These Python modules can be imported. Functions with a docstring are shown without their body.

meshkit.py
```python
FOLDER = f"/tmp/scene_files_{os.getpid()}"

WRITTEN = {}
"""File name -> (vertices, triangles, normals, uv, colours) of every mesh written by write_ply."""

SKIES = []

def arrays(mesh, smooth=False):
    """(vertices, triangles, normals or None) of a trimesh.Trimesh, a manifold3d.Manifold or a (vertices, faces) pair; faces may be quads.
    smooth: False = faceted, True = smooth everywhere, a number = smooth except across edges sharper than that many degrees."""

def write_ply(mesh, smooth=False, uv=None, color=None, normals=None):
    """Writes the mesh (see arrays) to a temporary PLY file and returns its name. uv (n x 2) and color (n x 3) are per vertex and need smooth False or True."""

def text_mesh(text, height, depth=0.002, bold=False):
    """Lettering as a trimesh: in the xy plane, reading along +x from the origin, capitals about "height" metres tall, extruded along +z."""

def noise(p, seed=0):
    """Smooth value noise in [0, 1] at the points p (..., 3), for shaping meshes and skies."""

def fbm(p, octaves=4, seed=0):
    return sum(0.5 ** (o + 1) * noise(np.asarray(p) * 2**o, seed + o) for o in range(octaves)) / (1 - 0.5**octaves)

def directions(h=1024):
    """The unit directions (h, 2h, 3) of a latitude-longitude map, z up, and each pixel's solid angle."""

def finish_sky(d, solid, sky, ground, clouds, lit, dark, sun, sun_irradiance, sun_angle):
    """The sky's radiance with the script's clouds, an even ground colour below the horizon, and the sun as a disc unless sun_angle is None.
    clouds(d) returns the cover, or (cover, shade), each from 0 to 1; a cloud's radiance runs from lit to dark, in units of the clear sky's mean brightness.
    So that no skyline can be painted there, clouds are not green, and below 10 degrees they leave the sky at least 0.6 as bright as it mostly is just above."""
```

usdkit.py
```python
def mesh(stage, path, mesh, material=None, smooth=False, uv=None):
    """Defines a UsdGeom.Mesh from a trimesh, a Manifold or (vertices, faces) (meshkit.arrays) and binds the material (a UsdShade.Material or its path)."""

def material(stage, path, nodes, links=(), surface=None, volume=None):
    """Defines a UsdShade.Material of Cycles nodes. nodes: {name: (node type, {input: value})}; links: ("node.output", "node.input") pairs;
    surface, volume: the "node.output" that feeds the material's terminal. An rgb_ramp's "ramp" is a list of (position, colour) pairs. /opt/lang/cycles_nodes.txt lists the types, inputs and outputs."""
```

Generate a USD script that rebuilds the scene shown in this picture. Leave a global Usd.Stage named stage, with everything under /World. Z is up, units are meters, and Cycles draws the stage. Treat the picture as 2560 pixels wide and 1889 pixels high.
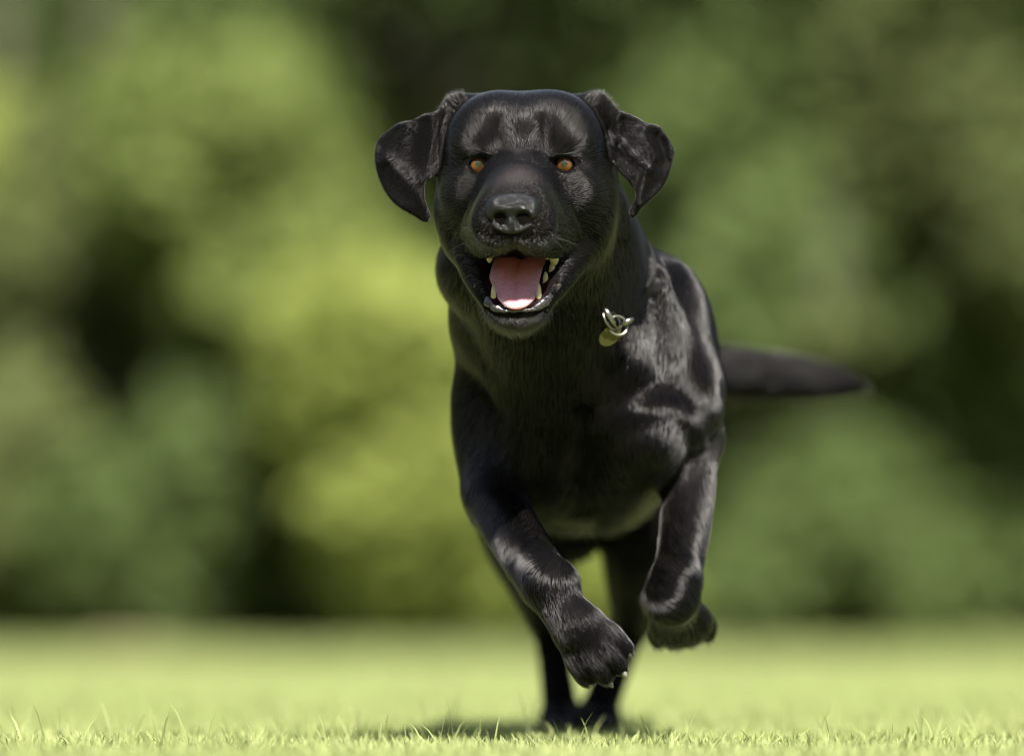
import math
import numpy as np
import trimesh
import meshkit
import usdkit
from pxr import Gf, Sdf, Usd, UsdGeom, UsdLux, UsdShade, Vt

stage = Usd.Stage.CreateInMemory()
UsdGeom.SetStageUpAxis(stage, UsdGeom.Tokens.z)
UsdGeom.SetStageMetersPerUnit(stage, 1.0)
UsdGeom.Xform.Define(stage, "/World")
UsdGeom.Scope.Define(stage, "/World/Looks")
T = Sdf.ValueTypeNames
RNG = np.random.default_rng(11)

# ---------------------------------------------------------------- camera: a long lens lying just above the lawn, six metres in front of the dog
CAM_HEIGHT, CAM_DISTANCE = 0.115, 6.0
cam = UsdGeom.Camera.Define(stage, "/World/camera")
cam.AddTranslateOp().Set(Gf.Vec3d(0, -CAM_DISTANCE, CAM_HEIGHT))
cam.AddRotateXOp().Set(90)
cam.CreateHorizontalApertureAttr(36.0)
cam.CreateFocalLengthAttr(255.6)
cam.CreateVerticalApertureOffsetAttr(8.17)
cam.CreateFStopAttr(2.8)
cam.CreateFocusDistanceAttr(5.985)
cam.CreateClippingRangeAttr(Gf.Vec2f(0.1, 2000))
cam.CreateExposureAttr(2.2)

# ---------------------------------------------------------------- sky and sun
SUN_EL, SUN_AZ = math.radians(52), math.radians(12)      # azimuth from the viewing camera's side towards the picture's right
TO_SUN = np.array([math.sin(SUN_AZ) * math.cos(SUN_EL), -math.cos(SUN_AZ) * math.cos(SUN_EL), math.sin(SUN_EL)])
dome = UsdLux.DomeLight.Define(stage, "/World/sky")
dome.GetPrim().SetCustomDataByKey("kind", "structure")
sky = usdkit.material(stage, "/World/Looks/sky_air", {
    "sky": ("sky_texture", {"sky_type": "single_scattering", "sun_disc": False, "sun_elevation": SUN_EL, "sun_rotation": math.atan2(TO_SUN[0], TO_SUN[1]), "altitude": 100.0}),
    "tc": ("texture_coordinate", {}),
    "n": ("noise_texture", {"scale": 2.6, "detail": 5.0, "roughness": 0.55}),
    "r": ("rgb_ramp", {"ramp": [(0.42, (0, 0, 0)), (0.62, (1, 1, 1))]}),
    "m": ("mix_color", {"b": (6.5, 6.5, 6.6)}),
    "bg": ("background_shader", {"strength": 0.05})},
    [("tc.generated", "n.vector"), ("n.fac", "r.fac"), ("r.color", "m.fac"), ("sky.color", "m.a"), ("m.result", "bg.color")], surface="bg.background")
UsdShade.MaterialBindingAPI.Apply(dome.GetPrim()).Bind(sky)
sun = UsdLux.DistantLight.Define(stage, "/World/sun")
sun.CreateNormalizeAttr(True)
sun.CreateIntensityAttr(1.25)
sun.CreateAngleAttr(0.53)
sun.CreateColorAttr(Gf.Vec3f(1.0, 0.95, 0.86))
zx = Gf.Rotation(Gf.Vec3d(0, 0, 1), Gf.Vec3d(*map(float, TO_SUN)))
sun.AddTransformOp().Set(Gf.Matrix4d().SetRotate(zx))


# ---------------------------------------------------------------- small helpers
NAMES = {}


def path_of(name, parent=None):
    base = f"{parent.GetPath() if parent else '/World'}/{name}"
    k = NAMES.get(base, 0)
    NAMES[base] = k + 1
    return base if k == 0 else f"{base}_{k:03d}"


def tag(prim, label=None, category=None, group=None, kind=None):
    for key, val in (("label", label), ("category", category), ("group", group), ("kind", kind)):
        if val:
            prim.SetCustomDataByKey(key, val)
    return prim


def thing(name, label, category, loc=(0, 0, 0), group=None, kind=None):
    x = UsdGeom.Xform.Define(stage, path_of(name))
    x.AddTranslateOp().Set(Gf.Vec3d(*map(float, loc)))
    return tag(x.GetPrim(), label, category, group, kind)


def shape(name, mesh, material, parent=None, smooth=True, base=(0, 0, 0), primvars=None):
    if isinstance(mesh, tuple):
        v, f = mesh
        mesh = (np.asarray(v) - np.asarray(base), f)
        if np.asarray(f).shape[1] == 3 and smooth is True:
            m = UsdGeom.Mesh.Define(stage, path_of(name, parent))
            vv, ff = np.asarray(mesh[0], float), np.asarray(f, np.int32)
            m.CreatePointsAttr(Vt.Vec3fArray.FromNumpy(vv.astype(np.float32)))
            m.CreateFaceVertexCountsAttr(Vt.IntArray.FromNumpy(np.full(len(ff), 3, np.int32)))
            m.CreateFaceVertexIndicesAttr(Vt.IntArray.FromNumpy(ff.ravel()))
            m.CreateSubdivisionSchemeAttr("none")
            m.CreateNormalsAttr(Vt.Vec3fArray.FromNumpy(vertex_normals(vv, ff).astype(np.float32)))
            m.SetNormalsInterpolation("vertex")
            UsdShade.MaterialBindingAPI.Apply(m.GetPrim()).Bind(material)
            for key, val in (primvars or {}).items():
                val = np.asarray(val, np.float32)
                if val.ndim == 2:
                    UsdGeom.PrimvarsAPI(m).CreatePrimvar(key, T.Color3fArray, "vertex").Set(Vt.Vec3fArray.FromNumpy(val))
                else:
                    UsdGeom.PrimvarsAPI(m).CreatePrimvar(key, T.FloatArray, "vertex").Set(Vt.FloatArray.FromNumpy(val))
            return m.GetPrim()
    return usdkit.mesh(stage, path_of(name, parent), mesh, material, smooth=smooth).GetPrim()


def strands(name, roots, mids, widths, material, parent, base=(0, 0, 0)):
    """Hair: roots (n, 3), further points of each strand (list of (n, 3)), widths per point."""
    P = np.stack([roots] + mids, 1) - np.asarray(base)
    n, k, _ = P.shape
    c = UsdGeom.BasisCurves.Define(stage, path_of(name, parent))
    c.CreateTypeAttr("linear")
    c.CreatePointsAttr(Vt.Vec3fArray.FromNumpy(P.reshape(-1, 3).astype(np.float32)))
    c.CreateCurveVertexCountsAttr(Vt.IntArray.FromNumpy(np.full(n, k, np.int32)))
    c.CreateWidthsAttr(Vt.FloatArray.FromNumpy(np.broadcast_to(np.asarray(widths, np.float32), (n, k)).reshape(-1).copy()))
    c.SetWidthsInterpolation("vertex")
    UsdShade.MaterialBindingAPI.Apply(c.GetPrim()).Bind(material)
    return c.GetPrim()


def look(name, nodes, links=(), surface="p.BSDF"):
    return usdkit.material(stage, f"/World/Looks/{name}", nodes, links, surface=surface)


def leaf_look(name, a, b, translucent, scale=3.0):
    """Leaves or blades: two greens mixed by noise and by copy, light passing through."""
    return look(name, {
        "g": ("geometry", {}), "o": ("object_info", {}),
        "n": ("noise_texture", {"scale": scale, "detail": 3.0}),
        "add": ("math", {"math_type": "multiply_add", "value2": 0.45, "value3": 0.0}),
        "s": ("math", {"math_type": "add"}),
        "r": ("rgb_ramp", {"ramp": [(0.25, a), (0.95, b)]}),
        "d": ("principled_bsdf", {"roughness": 0.6, "ior": 1.14}), "t": ("translucent_bsdf", {}),
        "m": ("mix_closure", {"fac": translucent})},
        [("g.position", "n.vector"), ("g.random_per_island", "add.value1"), ("n.fac", "s.value1"), ("add.value", "s.value2"), ("s.value", "r.fac"), ("r.color", "d.base_color"), ("r.color", "t.color"),
         ("d.BSDF", "m.closure1"), ("t.BSDF", "m.closure2")], surface="m.closure")

# ---------------------------------------------------------------- sculpting kit: a signed distance field on an uneven grid, meshed by surface nets
def axis_steps(*spans):
    out = [np.array([spans[0][0]])]
    for a, b, h in spans:
        n = max(1, int(round((b - a) / h)))
        out.append(a + (b - a) * np.arange(1, n + 1) / n)
    return np.concatenate(out)


class Clay:
    def __init__(self, xs, ys, zs):
        self.ax = [np.asarray(a, np.float32) for a in (xs, ys, zs)]
        self.d = np.full([len(a) for a in self.ax], 1.0, np.float32)

    def block(self, lo, hi):
        s = []
        for a, l, h in zip(self.ax, lo, hi):
            i, j = np.searchsorted(a, l), np.searchsorted(a, h)
            if j - i < 1:
                return None
            s.append(slice(i, j))
        X, Y, Z = (self.ax[k][s[k]].reshape([-1 if m == k else 1 for m in range(3)]) for k in range(3))
        return tuple(s), X, Y, Z

    def apply(self, fn, lo, hi, k, cut=False):
        m = k + 0.012
        b = self.block(np.asarray(lo) - m, np.asarray(hi) + m)
        if b is None:
            return
        s, X, Y, Z = b
        v = fn(X, Y, Z).astype(np.float32)
        a = self.d[s]
        if cut:
            v = -v
            h = np.maximum(k - np.abs(a - v), 0) / max(k, 1e-6)
            self.d[s] = np.maximum(a, v) + h * h * (k * 0.25)
        else:
            h = np.maximum(k - np.abs(a - v), 0) / max(k, 1e-6)
            self.d[s] = np.minimum(a, v) - h * h * (k * 0.25)

    def ball(self, c, r, k=0.01, cut=False, rot=None):
        """An ellipsoid at c with radii r; rot is a 3x3 whose rows are its axes."""
        c, r = np.asarray(c, float), np.broadcast_to(np.asarray(r, float), 3)
        ext = r if rot is None else np.abs(np.asarray(rot).T) @ r

        def fn(X, Y, Z):
            x, y, z = X - c[0], Y - c[1], Z - c[2]
            if rot is not None:
                R = np.asarray(rot)
                x, y, z = (R[i, 0] * x + R[i, 1] * y + R[i, 2] * z for i in range(3))
            k0 = np.sqrt((x / r[0]) ** 2 + (y / r[1]) ** 2 + (z / r[2]) ** 2)
            k1 = np.sqrt((x / r[0] ** 2) ** 2 + (y / r[1] ** 2) ** 2 + (z / r[2] ** 2) ** 2)
            return k0 * (k0 - 1) / np.maximum(k1, 1e-6)
        self.apply(fn, c - ext, c + ext, k, cut)

    def limb(self, pts, radii, k=0.01, cut=False, squash=(1, 1, 1), inner_k=None):
        """A tapered chain; squash < 1 thins it along an axis."""
        pts, radii, q = np.asarray(pts, float), np.asarray(radii, float), np.asarray(squash, float)
        n = len(pts)
        fine = (16 if radii.max() > 0.03 else 6) if n > 2 else (10 if radii.max() > 0.03 else 1)
        if n > 2:
            t, tt = np.arange(n), np.linspace(0, n - 1, (n - 1) * fine + 1)
            from scipy.interpolate import PchipInterpolator
            pts, radii = PchipInterpolator(t, pts)(tt), PchipInterpolator(t, radii)(tt)

        def fn(X, Y, Z):
            best = None
            for a, b, ra, rb in zip(pts[:-1], pts[1:], radii[:-1], radii[1:]):
                ba = b - a
                px, py, pz = X - a[0], Y - a[1], Z - a[2]
                u = np.clip((px * ba[0] + py * ba[1] + pz * ba[2]) / max(ba @ ba, 1e-12), 0, 1)
                d = np.sqrt(((px - u * ba[0]) / q[0]) ** 2 + ((py - u * ba[1]) / q[1]) ** 2 + ((pz - u * ba[2]) / q[2]) ** 2) - (ra + (rb - ra) * u)
                best = d if best is None else np.minimum(best, d)
            return best * q.min()
        R = radii.max()
        self.apply(fn, pts.min(0) - R, pts.max(0) + R, k, cut)

    def mesh(self):
        """Naive surface nets: one vertex per cell that the surface crosses."""
        d, (xs, ys, zs) = self.d, self.ax
        ins = d < 0
        n = [m - 1 for m in d.shape]
        cnt = np.zeros(n, np.int8)
        for a, b, c in np.ndindex(2, 2, 2):
            cnt += ins[a:n[0] + a, b:n[1] + b, c:n[2] + c]
        act = (cnt > 0) & (cnt < 8)
        I = np.argwhere(act)
        idx = np.full(n, -1, np.int64)
        idx[act] = np.arange(len(I))
        pos, w = np.zeros((len(I), 3)), np.zeros(len(I))
        corner = {}
        for a, b, c in np.ndindex(2, 2, 2):
            corner[a, b, c] = (d[I[:, 0] + a, I[:, 1] + b, I[:, 2] + c].astype(float), np.stack([xs[I[:, 0] + a], ys[I[:, 1] + b], zs[I[:, 2] + c]], 1).astype(float))
        for p in corner:
            for ax in range(3):
                if p[ax] == 0:
                    q = tuple(1 if i == ax else p[i] for i in range(3))
                    (d0, p0), (d1, p1) = corner[p], corner[q]
                    on = (d0 < 0) != (d1 < 0)
                    t = np.clip(d0[on] / (d0[on] - d1[on]), 0, 1)[:, None]
                    pos[on] += p0[on] + t * (p1[on] - p0[on])
                    w[on] += 1
        pos /= w[:, None]
        faces = []
        for ax in range(3):
            u, v = (ax + 1) % 3, (ax + 2) % 3
            sl0 = [slice(1, -1)] * 3
            sl0[ax] = slice(0, -1)
            sl1 = list(sl0)
            sl1[ax] = slice(1, None)
            s0, s1 = ins[tuple(sl0)], ins[tuple(sl1)]
            for flip in (False, True):
                E = np.argwhere((s0 & ~s1) if not flip else (~s0 & s1))
                if not len(E):
                    continue
                E[:, u] += 1
                E[:, v] += 1
                def cell(du, dv):
                    C = E.copy()
                    C[:, u] -= du
                    C[:, v] -= dv
                    return idx[C[:, 0], C[:, 1], C[:, 2]]
                q = np.stack([cell(1, 1), cell(0, 1), cell(0, 0), cell(1, 0)], 1)
                faces.append(q if not flip else q[:, ::-1])
        q = np.concatenate(faces)
        q = q[(q >= 0).all(1)]
        tri = np.vstack([q[:, [0, 1, 2]], q[:, [0, 2, 3]]])
        return pos, tri


def vertex_normals(v, f):
    n = np.zeros_like(v)
    fn = np.cross(v[f[:, 1]] - v[f[:, 0]], v[f[:, 2]] - v[f[:, 0]])
    for k in range(3):
        np.add.at(n, f[:, k], fn)
    return n / np.maximum(np.linalg.norm(n, axis=1, keepdims=True), 1e-12)


def relax(v, f, rounds=2, lam=0.5):
    e = np.vstack([f[:, [0, 1]], f[:, [1, 2]], f[:, [2, 0]]])
    e = np.vstack([e, e[:, ::-1]])
    from scipy.sparse import coo_matrix
    A = coo_matrix((np.ones(len(e)), (e[:, 0], e[:, 1])), (len(v), len(v))).tocsr()
    deg = np.asarray(A.sum(1))
    for i in range(rounds):
        for s in (lam, -lam - 0.03):
            v = v + s * (A @ v / np.maximum(deg, 1) - v)
    return v


def polygon_distance(px, pz, X, Z):
    """Signed distance in the plane (negative inside) of the points (X, Z) to a closed polygon."""
    d = np.full(np.broadcast(X, Z).shape, 1e9)
    inside = np.zeros(d.shape, bool)
    n = len(px)
    for i in range(n):
        ax, az, bx, bz = px[i], pz[i], px[(i + 1) % n], pz[(i + 1) % n]
        ex, ez = bx - ax, bz - az
        t = np.clip(((X - ax) * ex + (Z - az) * ez) / (ex * ex + ez * ez + 1e-18), 0, 1)
        d = np.minimum(d, (X - ax - t * ex) ** 2 + (Z - az - t * ez) ** 2)
        c = ((az > Z) != (bz > Z)) & (X < (bx - ax) * (Z - az) / (bz - az + 1e-18) + ax)
        inside ^= c
    return np.where(inside, -np.sqrt(d), np.sqrt(d))


def closed_spline(pts, n=8):
    from scipy.interpolate import CubicSpline
    p = np.vstack([pts, pts[:1]])
    t = np.concatenate([[0], np.cumsum(np.linalg.norm(np.diff(p, axis=0), axis=1) ** 0.5)])
    tt = np.concatenate([np.linspace(a, b, n, endpoint=False) for a, b in zip(t[:-1], t[1:])])
    return CubicSpline(t, p, bc_type="periodic")(tt)


# ---------------------------------------------------------------- the dog, in metres; it faces -y, its eyes lie near y = 0
HEAD = np.array([0.0077, 0.0, 0.4822])
YAW = math.radians(4.2)


def hp(x, y, z):
    """Head coordinates in millimetres (x to the picture's right, y back, z up, from the point between the eyes) to the world."""
    x, y, z = x / 1000, y / 1000, z / 1000
    return HEAD + np.array([x * math.cos(YAW) - y * math.sin(-YAW), y * math.cos(YAW) - x * math.sin(YAW), z])


def mm(*r):
    return np.array(r) / 1000


def build_dog_clay(fine=0.0014):
    f = fine
    c = Clay(axis_steps((-0.145, -0.125, 0.002), (-0.125, 0.155, f), (0.155, 0.20, 0.003), (0.20, 0.36, 0.006)),
             axis_steps((-0.13, 0.125, f), (0.125, 0.30, 0.0028), (0.30, 1.16, 0.0065)),
             axis_steps((-0.01, 0.05, 0.003), (0.05, 0.33, 0.0021), (0.33, 0.56, f)))
    B = c.ball
    L = c.limb
    # ---- trunk: rib cage, withers, loin, rump
    B((0.058, 0.40, 0.303), (0.108, 0.25, 0.114), k=0.02)
    B((0.066, 0.29, 0.325), (0.096, 0.14, 0.108), k=0.03)
    L([(0.050, 0.24, 0.395), (0.050, 0.50, 0.372), (0.060, 0.80, 0.362)], [0.032, 0.030, 0.036], k=0.025)
    B((0.060, 0.60, 0.296), (0.084, 0.22, 0.096), k=0.025)
    B((0.070, 0.82, 0.318), (0.086, 0.12, 0.090), k=0.025)
    # ---- neck: from the skull down into the shoulders, with its loose skin
    L([hp(4, 70, -8), (0.032, 0.16, 0.412), (0.050, 0.27, 0.375)], [0.064, 0.080, 0.086], k=0.022)
    L([hp(4, 55, -70), (0.034, 0.14, 0.362), (0.056, 0.20, 0.31)], [0.040, 0.064, 0.076], k=0.03)
    # the roll of skin on the picture's left of the throat
    B((-0.032, 0.140, 0.402), (0.030, 0.045, 0.032), k=0.022)
    B((-0.012, 0.20, 0.362), (0.040, 0.055, 0.055), k=0.022)
    B((0.094, 0.27, 0.358), (0.034, 0.07, 0.040), k=0.02)
    # breast bone and pectorals, a furrow between them
    B((0.060, 0.165, 0.300), (0.046, 0.045, 0.050), k=0.03)
    B((0.018, 0.195, 0.255), (0.040, 0.055, 0.055), k=0.02)
    B((0.105, 0.180, 0.260), (0.045, 0.055, 0.040), k=0.016)
    B((0.062, 0.27, 0.240), (0.066, 0.12, 0.056), k=0.03)
    L([(0.060, 0.125, 0.285), (0.062, 0.145, 0.235), (0.063, 0.18, 0.20)], [0.004, 0.006, 0.004], k=0.022, cut=True)
    # ---- shoulders and upper arms
    B((0.006, 0.265, 0.325), (0.050, 0.080, 0.098), k=0.02)
    B((0.132, 0.27, 0.320), (0.047, 0.080, 0.098), k=0.02)
    L([(0.092, 0.26, 0.385), (0.132, 0.212, 0.335), (0.146, 0.200, 0.288)], [0.016, 0.027, 0.032], k=0.015)
    L([(0.006, 0.25, 0.405), (-0.010, 0.225, 0.34), (-0.010, 0.21, 0.28)], [0.020, 0.030, 0.032], k=0.018)
    # folds of skin from the neck to the shoulder and across the chest
    L([(-0.030, 0.175, 0.360), (-0.005, 0.155, 0.320), (0.022, 0.150, 0.285)], [0.008, 0.010, 0.007], k=0.022)
    L([(0.120, 0.18, 0.395), (0.128, 0.185, 0.355), (0.124, 0.172, 0.318), (0.110, 0.160, 0.286)], [0.011, 0.015, 0.014, 0.010], k=0.018)
    B((0.088, 0.140, 0.325), (0.018, 0.018, 0.018), k=0.025)
    # ---- the foreleg on the picture's left, reaching forward with its paw hanging
    L([(-0.006, 0.22, 0.29), (-0.014, 0.195, 0.245), (-0.014, 0.165, 0.216)], [0.042, 0.032, 0.025], k=0.02)
    L([(-0.016, 0.175, 0.214), (0.004, 0.085, 0.176), (0.029, 0.0, 0.138)], [0.0225, 0.0225, 0.0195], k=0.012)
    L([(0.028, 0.003, 0.139), (0.041, -0.012, 0.118), (0.053, -0.02, 0.102)], [0.0205, 0.0195, 0.0205], k=0.010)
    B((0.033, -0.006, 0.137), (0.021, 0.020, 0.020), k=0.008)
    # ---- the foreleg on the picture's right, forearm upright, wrist bent
    L([(0.140, 0.235, 0.30), (0.151, 0.225, 0.262)], [0.040, 0.027], k=0.02)
    L([(0.152, 0.222, 0.262), (0.1485, 0.178, 0.20), (0.138, 0.128, 0.14)], [0.0245, 0.0215, 0.0185], k=0.014)
    L([(0.138, 0.125, 0.142), (0.1335, 0.122, 0.127)], [0.0195, 0.0225], k=0.010)
    L([(0.1345, 0.128, 0.124), (0.139, 0.172, 0.112), (0.142, 0.205, 0.106)], [0.020, 0.018, 0.020], k=0.010)
    # the skin that folds above that elbow
    L([(0.080, 0.132, 0.274), (0.104, 0.134, 0.284), (0.128, 0.150, 0.288), (0.145, 0.166, 0.280), (0.155, 0.180, 0.264)], [0.004, 0.0055, 0.006, 0.0055, 0.004], k=0.020)
    L([(0.160, 0.192, 0.308), (0.151, 0.180, 0.290), (0.146, 0.177, 0.277)], [0.005, 0.0065, 0.0045], k=0.010)
    L([(0.170, 0.20, 0.289), (0.160, 0.188, 0.283), (0.155, 0.185, 0.268)], [0.005, 0.0055, 0.0045], k=0.010)
    # ---- hind legs: thigh, stifle, hock behind, upright pastern, foot on the ground
    for pts in ([(0.034, 0.82, 0.30), (0.012, 0.74, 0.205), (0.024, 0.83, 0.150), (0.034, 0.93, 0.108)],
                [(0.108, 0.82, 0.30), (0.122, 0.74, 0.205), (0.120, 0.83, 0.150), (0.115, 0.93, 0.106)]):
        L(pts, [0.070, 0.046, 0.032, 0.020], k=0.025)
    L([(0.034, 0.935, 0.110), (0.040, 0.925, 0.07), (0.045, 0.90, 0.028)], [0.019, 0.0155, 0.017], k=0.010)
    L([(0.115, 0.935, 0.108), (0.101, 0.925, 0.07), (0.084, 0.90, 0.026)], [0.020, 0.0165, 0.017], k=0.010)
    for x in (0.046, 0.083):
        for i, dx in enumerate((-0.0135, -0.0045, 0.0045, 0.0135)):
            B((x + dx, 0.872 - 0.012 * (i in (1, 2)), 0.012), (0.0068, 0.020, 0.011), k=0.005)
        B((x, 0.89, 0.016), (0.018, 0.026, 0.014), k=0.008)
    # groin
    B((0.060, 0.74, 0.182), (0.018, 0.05, 0.022), k=0.016)
    # ---- tail, thick at the root, swung to the picture's right
    L([(0.085, 0.90, 0.355), (0.150, 0.918, 0.345), (0.215, 0.925, 0.340), (0.281, 0.930, 0.335), (0.329, 0.928, 0.328)],
      [0.036, 0.029, 0.0265, 0.0215, 0.009], k=0.03)
    # ---- skull
    for s in (-1, 1):
        B(hp(21 * s, 50, 14), mm(45, 62, 50), k=0.016)
        B(hp(26 * s, 21, 25), mm(25, 26, 23), k=0.026)         # brow
        B(hp(38 * s, 4, 15), mm(15, 13, 9), k=0.016)          # pad over the outer half of the eye
        B(hp(48 * s, 42, -34), mm(28, 44, 40), k=0.022)        # cheek
        B(hp(42 * s, 10, -19), mm(18, 24, 13), k=0.018)         # cheek bone
        B(hp(49 * s, 1, -27), mm(12, 16, 12), k=0.016)
    # ---- muzzle
    L([hp(0, 14, -27), hp(0, -40, -36), hp(0, -82, -46)], mm(29, 25, 20), k=0.030)
    for s in (-1, 1):
        L([hp(9 * s, 4, -6), hp(9 * s, -46, -23), hp(9 * s, -87, -38)], mm(13, 13, 11), k=0.026)
        L([hp(31 * s, 8, -50), hp(22.5 * s, -42, -54), hp(14 * s, -80, -52.5)], mm(18, 18, 16.5), k=0.022)   # upper lip
        L([hp(38 * s, 4, -62), hp(28 * s, -32, -69), hp(18 * s, -66, -68)], mm(8, 9.5, 9), k=0.010)      # its hanging edge
        B(hp(15 * s, -88, -56), mm(17, 14, 13.5), k=0.010)
    B(hp(0, -93, -61), mm(12, 9, 8), k=0.010)
    L([hp(0, -106, -77), hp(0, -80, -77), hp(0, -40, -80)], mm(8, 10, 13), k=0.006, cut=True)
    # ---- lower jaw, dropped open
    for s in (-1, 1):
        L([hp(44 * s, 40, -58), hp(38 * s, -4, -84), hp(20 * s, -50, -116)], mm(19, 13, 8.5), k=0.010)
        L([hp(49 * s, 10, -71), hp(38 * s, -22, -88), hp(22 * s, -53, -112)], mm(4.5, 4.5, 4.0), k=0.005)
    L([hp(0, 30, -104), hp(0, -20, -122), hp(0, -45, -128)], mm(23, 14, 10), k=0.014)
    B(hp(0, -51, -123), mm(22, 15, 12.5), k=0.010)
    B(hp(0, -58, -119), mm(20, 7, 5), k=0.006)
    # throat between jaw and neck
    B(hp(2, 52, -66), mm(50, 46, 40), k=0.03)
    # ---- folds: the brow's inner hollows beside a low ridge
    for s in (-1, 1):
        B(hp(15 * s, -15, 25), mm(4.5, 6.5, 11), k=0.014, cut=True)
    # ---- folds: hollows of the forehead, hollows inside the brows, cheek crease
    B(hp(0, 4, 18), mm(16, 16, 22), k=0.016)
    for s in (-1, 1):
        L([hp(60 * s, 8, -60), hp(53 * s, -12, -50), hp(46 * s, -24, -36)], mm(1.0, 1.0, 1.0), k=0.008, cut=True)
    # ---- eyes: lids round the ball, an almond opening
    for s in (-1, 1):
        e = hp(35.6 * s, 4.0, 0)
        B(e, 0.0136, k=0.005)
        B(hp(34 * s, -9, -13), mm(13, 6, 5), k=0.012)
        def lens(X, Y, Z, e=e, s=s):
            wide = 1 + np.clip((e[1] - Y) - 0.0105, 0, 0.01) * 75
            x, z = (X - e[0]) * s / wide, (Z - e[2] - 0.0001) / wide
            zz = z + 0.17 * x
            r = 0.0089
            o = r - 0.0047
            a = np.sqrt(x * x + (zz - o) ** 2) - r
            b = np.sqrt(x * x + (zz + o) ** 2) - r
            return np.maximum(np.maximum(a, b), Y - e[1] - 0.002)
        c.apply(lens, e - 0.012, e + np.array([0.012, 0.004, 0.012]), 0.0012, True)
        B(e, 0.0116, k=0.0006, cut=True)
    # ---- ears: folded leather flaps, each its own outline and creases
    def ear(outline, ridges, depth, thick=0.0026):
        o = closed_spline(np.asarray(outline, float))
        ex, ez = HEAD[0] + (o[:, 0] - 1010) * 0.1319e-3 * 1.008, HEAD[2] + 0.0030 + (536 - o[:, 1]) * 0.1319e-3 * 1.008

        def fn(X, Y, Z):
            x2, z2 = X[:, :, 0], Z[0, :, :]
            dp = polygon_distance(ex, ez, x2, z2)
            cx, cz = 1010 + (x2 - HEAD[0]) / 0.000133, 536 - (z2 - HEAD[2] - 0.003) / 0.000133
            ys = depth(cx, cz)
            for (ax, az), (bx, bz), w, amp in ridges:
                t = np.clip(((cx - ax) * (bx - ax) + (cz - az) * (bz - az)) / ((bx - ax) ** 2 + (bz - az) ** 2), 0, 1)
                dd = np.hypot(cx - ax - t * (bx - ax), cz - az - t * (bz - az))
                ys = ys - amp * np.exp(-(dd / w) ** 2)
            dp, ys = dp[:, None, :].astype(np.float32), ys[:, None, :].astype(np.float32)
            r = thick
            return np.sqrt(np.maximum(dp + r, 0) ** 2 + np.maximum(np.abs(Y - ys) * 0.85 - 0.0008, 0) ** 2) - r
        return fn, (ex.min(), 0.0, ez.min()), (ex.max(), 0.10, ez.max())
    left = [(640, 92), (590, 95), (545, 140), (505, 188), (455, 208), (400, 220), (335, 250), (255, 266), (190, 302), (128, 352), (100, 405), (92, 485), (104, 565), (132, 645), (182, 735), (262, 812), (345, 862),
            (408, 898), (436, 885), (436, 840), (414, 775), (405, 700), (422, 640), (452, 622), (508, 560), (560, 460), (590, 350), (620, 250), (650, 160)]
    fn, lo, hi = ear(left, [((300, 290), (160, 470), 55, 0.005), ((225, 310), (120, 470), 34, -0.0045), ((160, 500), (420, 760), 60, 0.004), ((360, 280), (330, 520), 60, -0.003), ((520, 200), (400, 640), 26, 0.004)],
                     lambda x, z: 0.048 + 0.020 * np.clip((430 - x) / 300, -1, 1) - 0.016 * np.clip((z - 250) / 550, 0, 1) ** 1.5 + 0.014 * np.clip((x - 450) / 120, 0, 1))
    c.apply(fn, lo, hi, 0.006)
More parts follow.
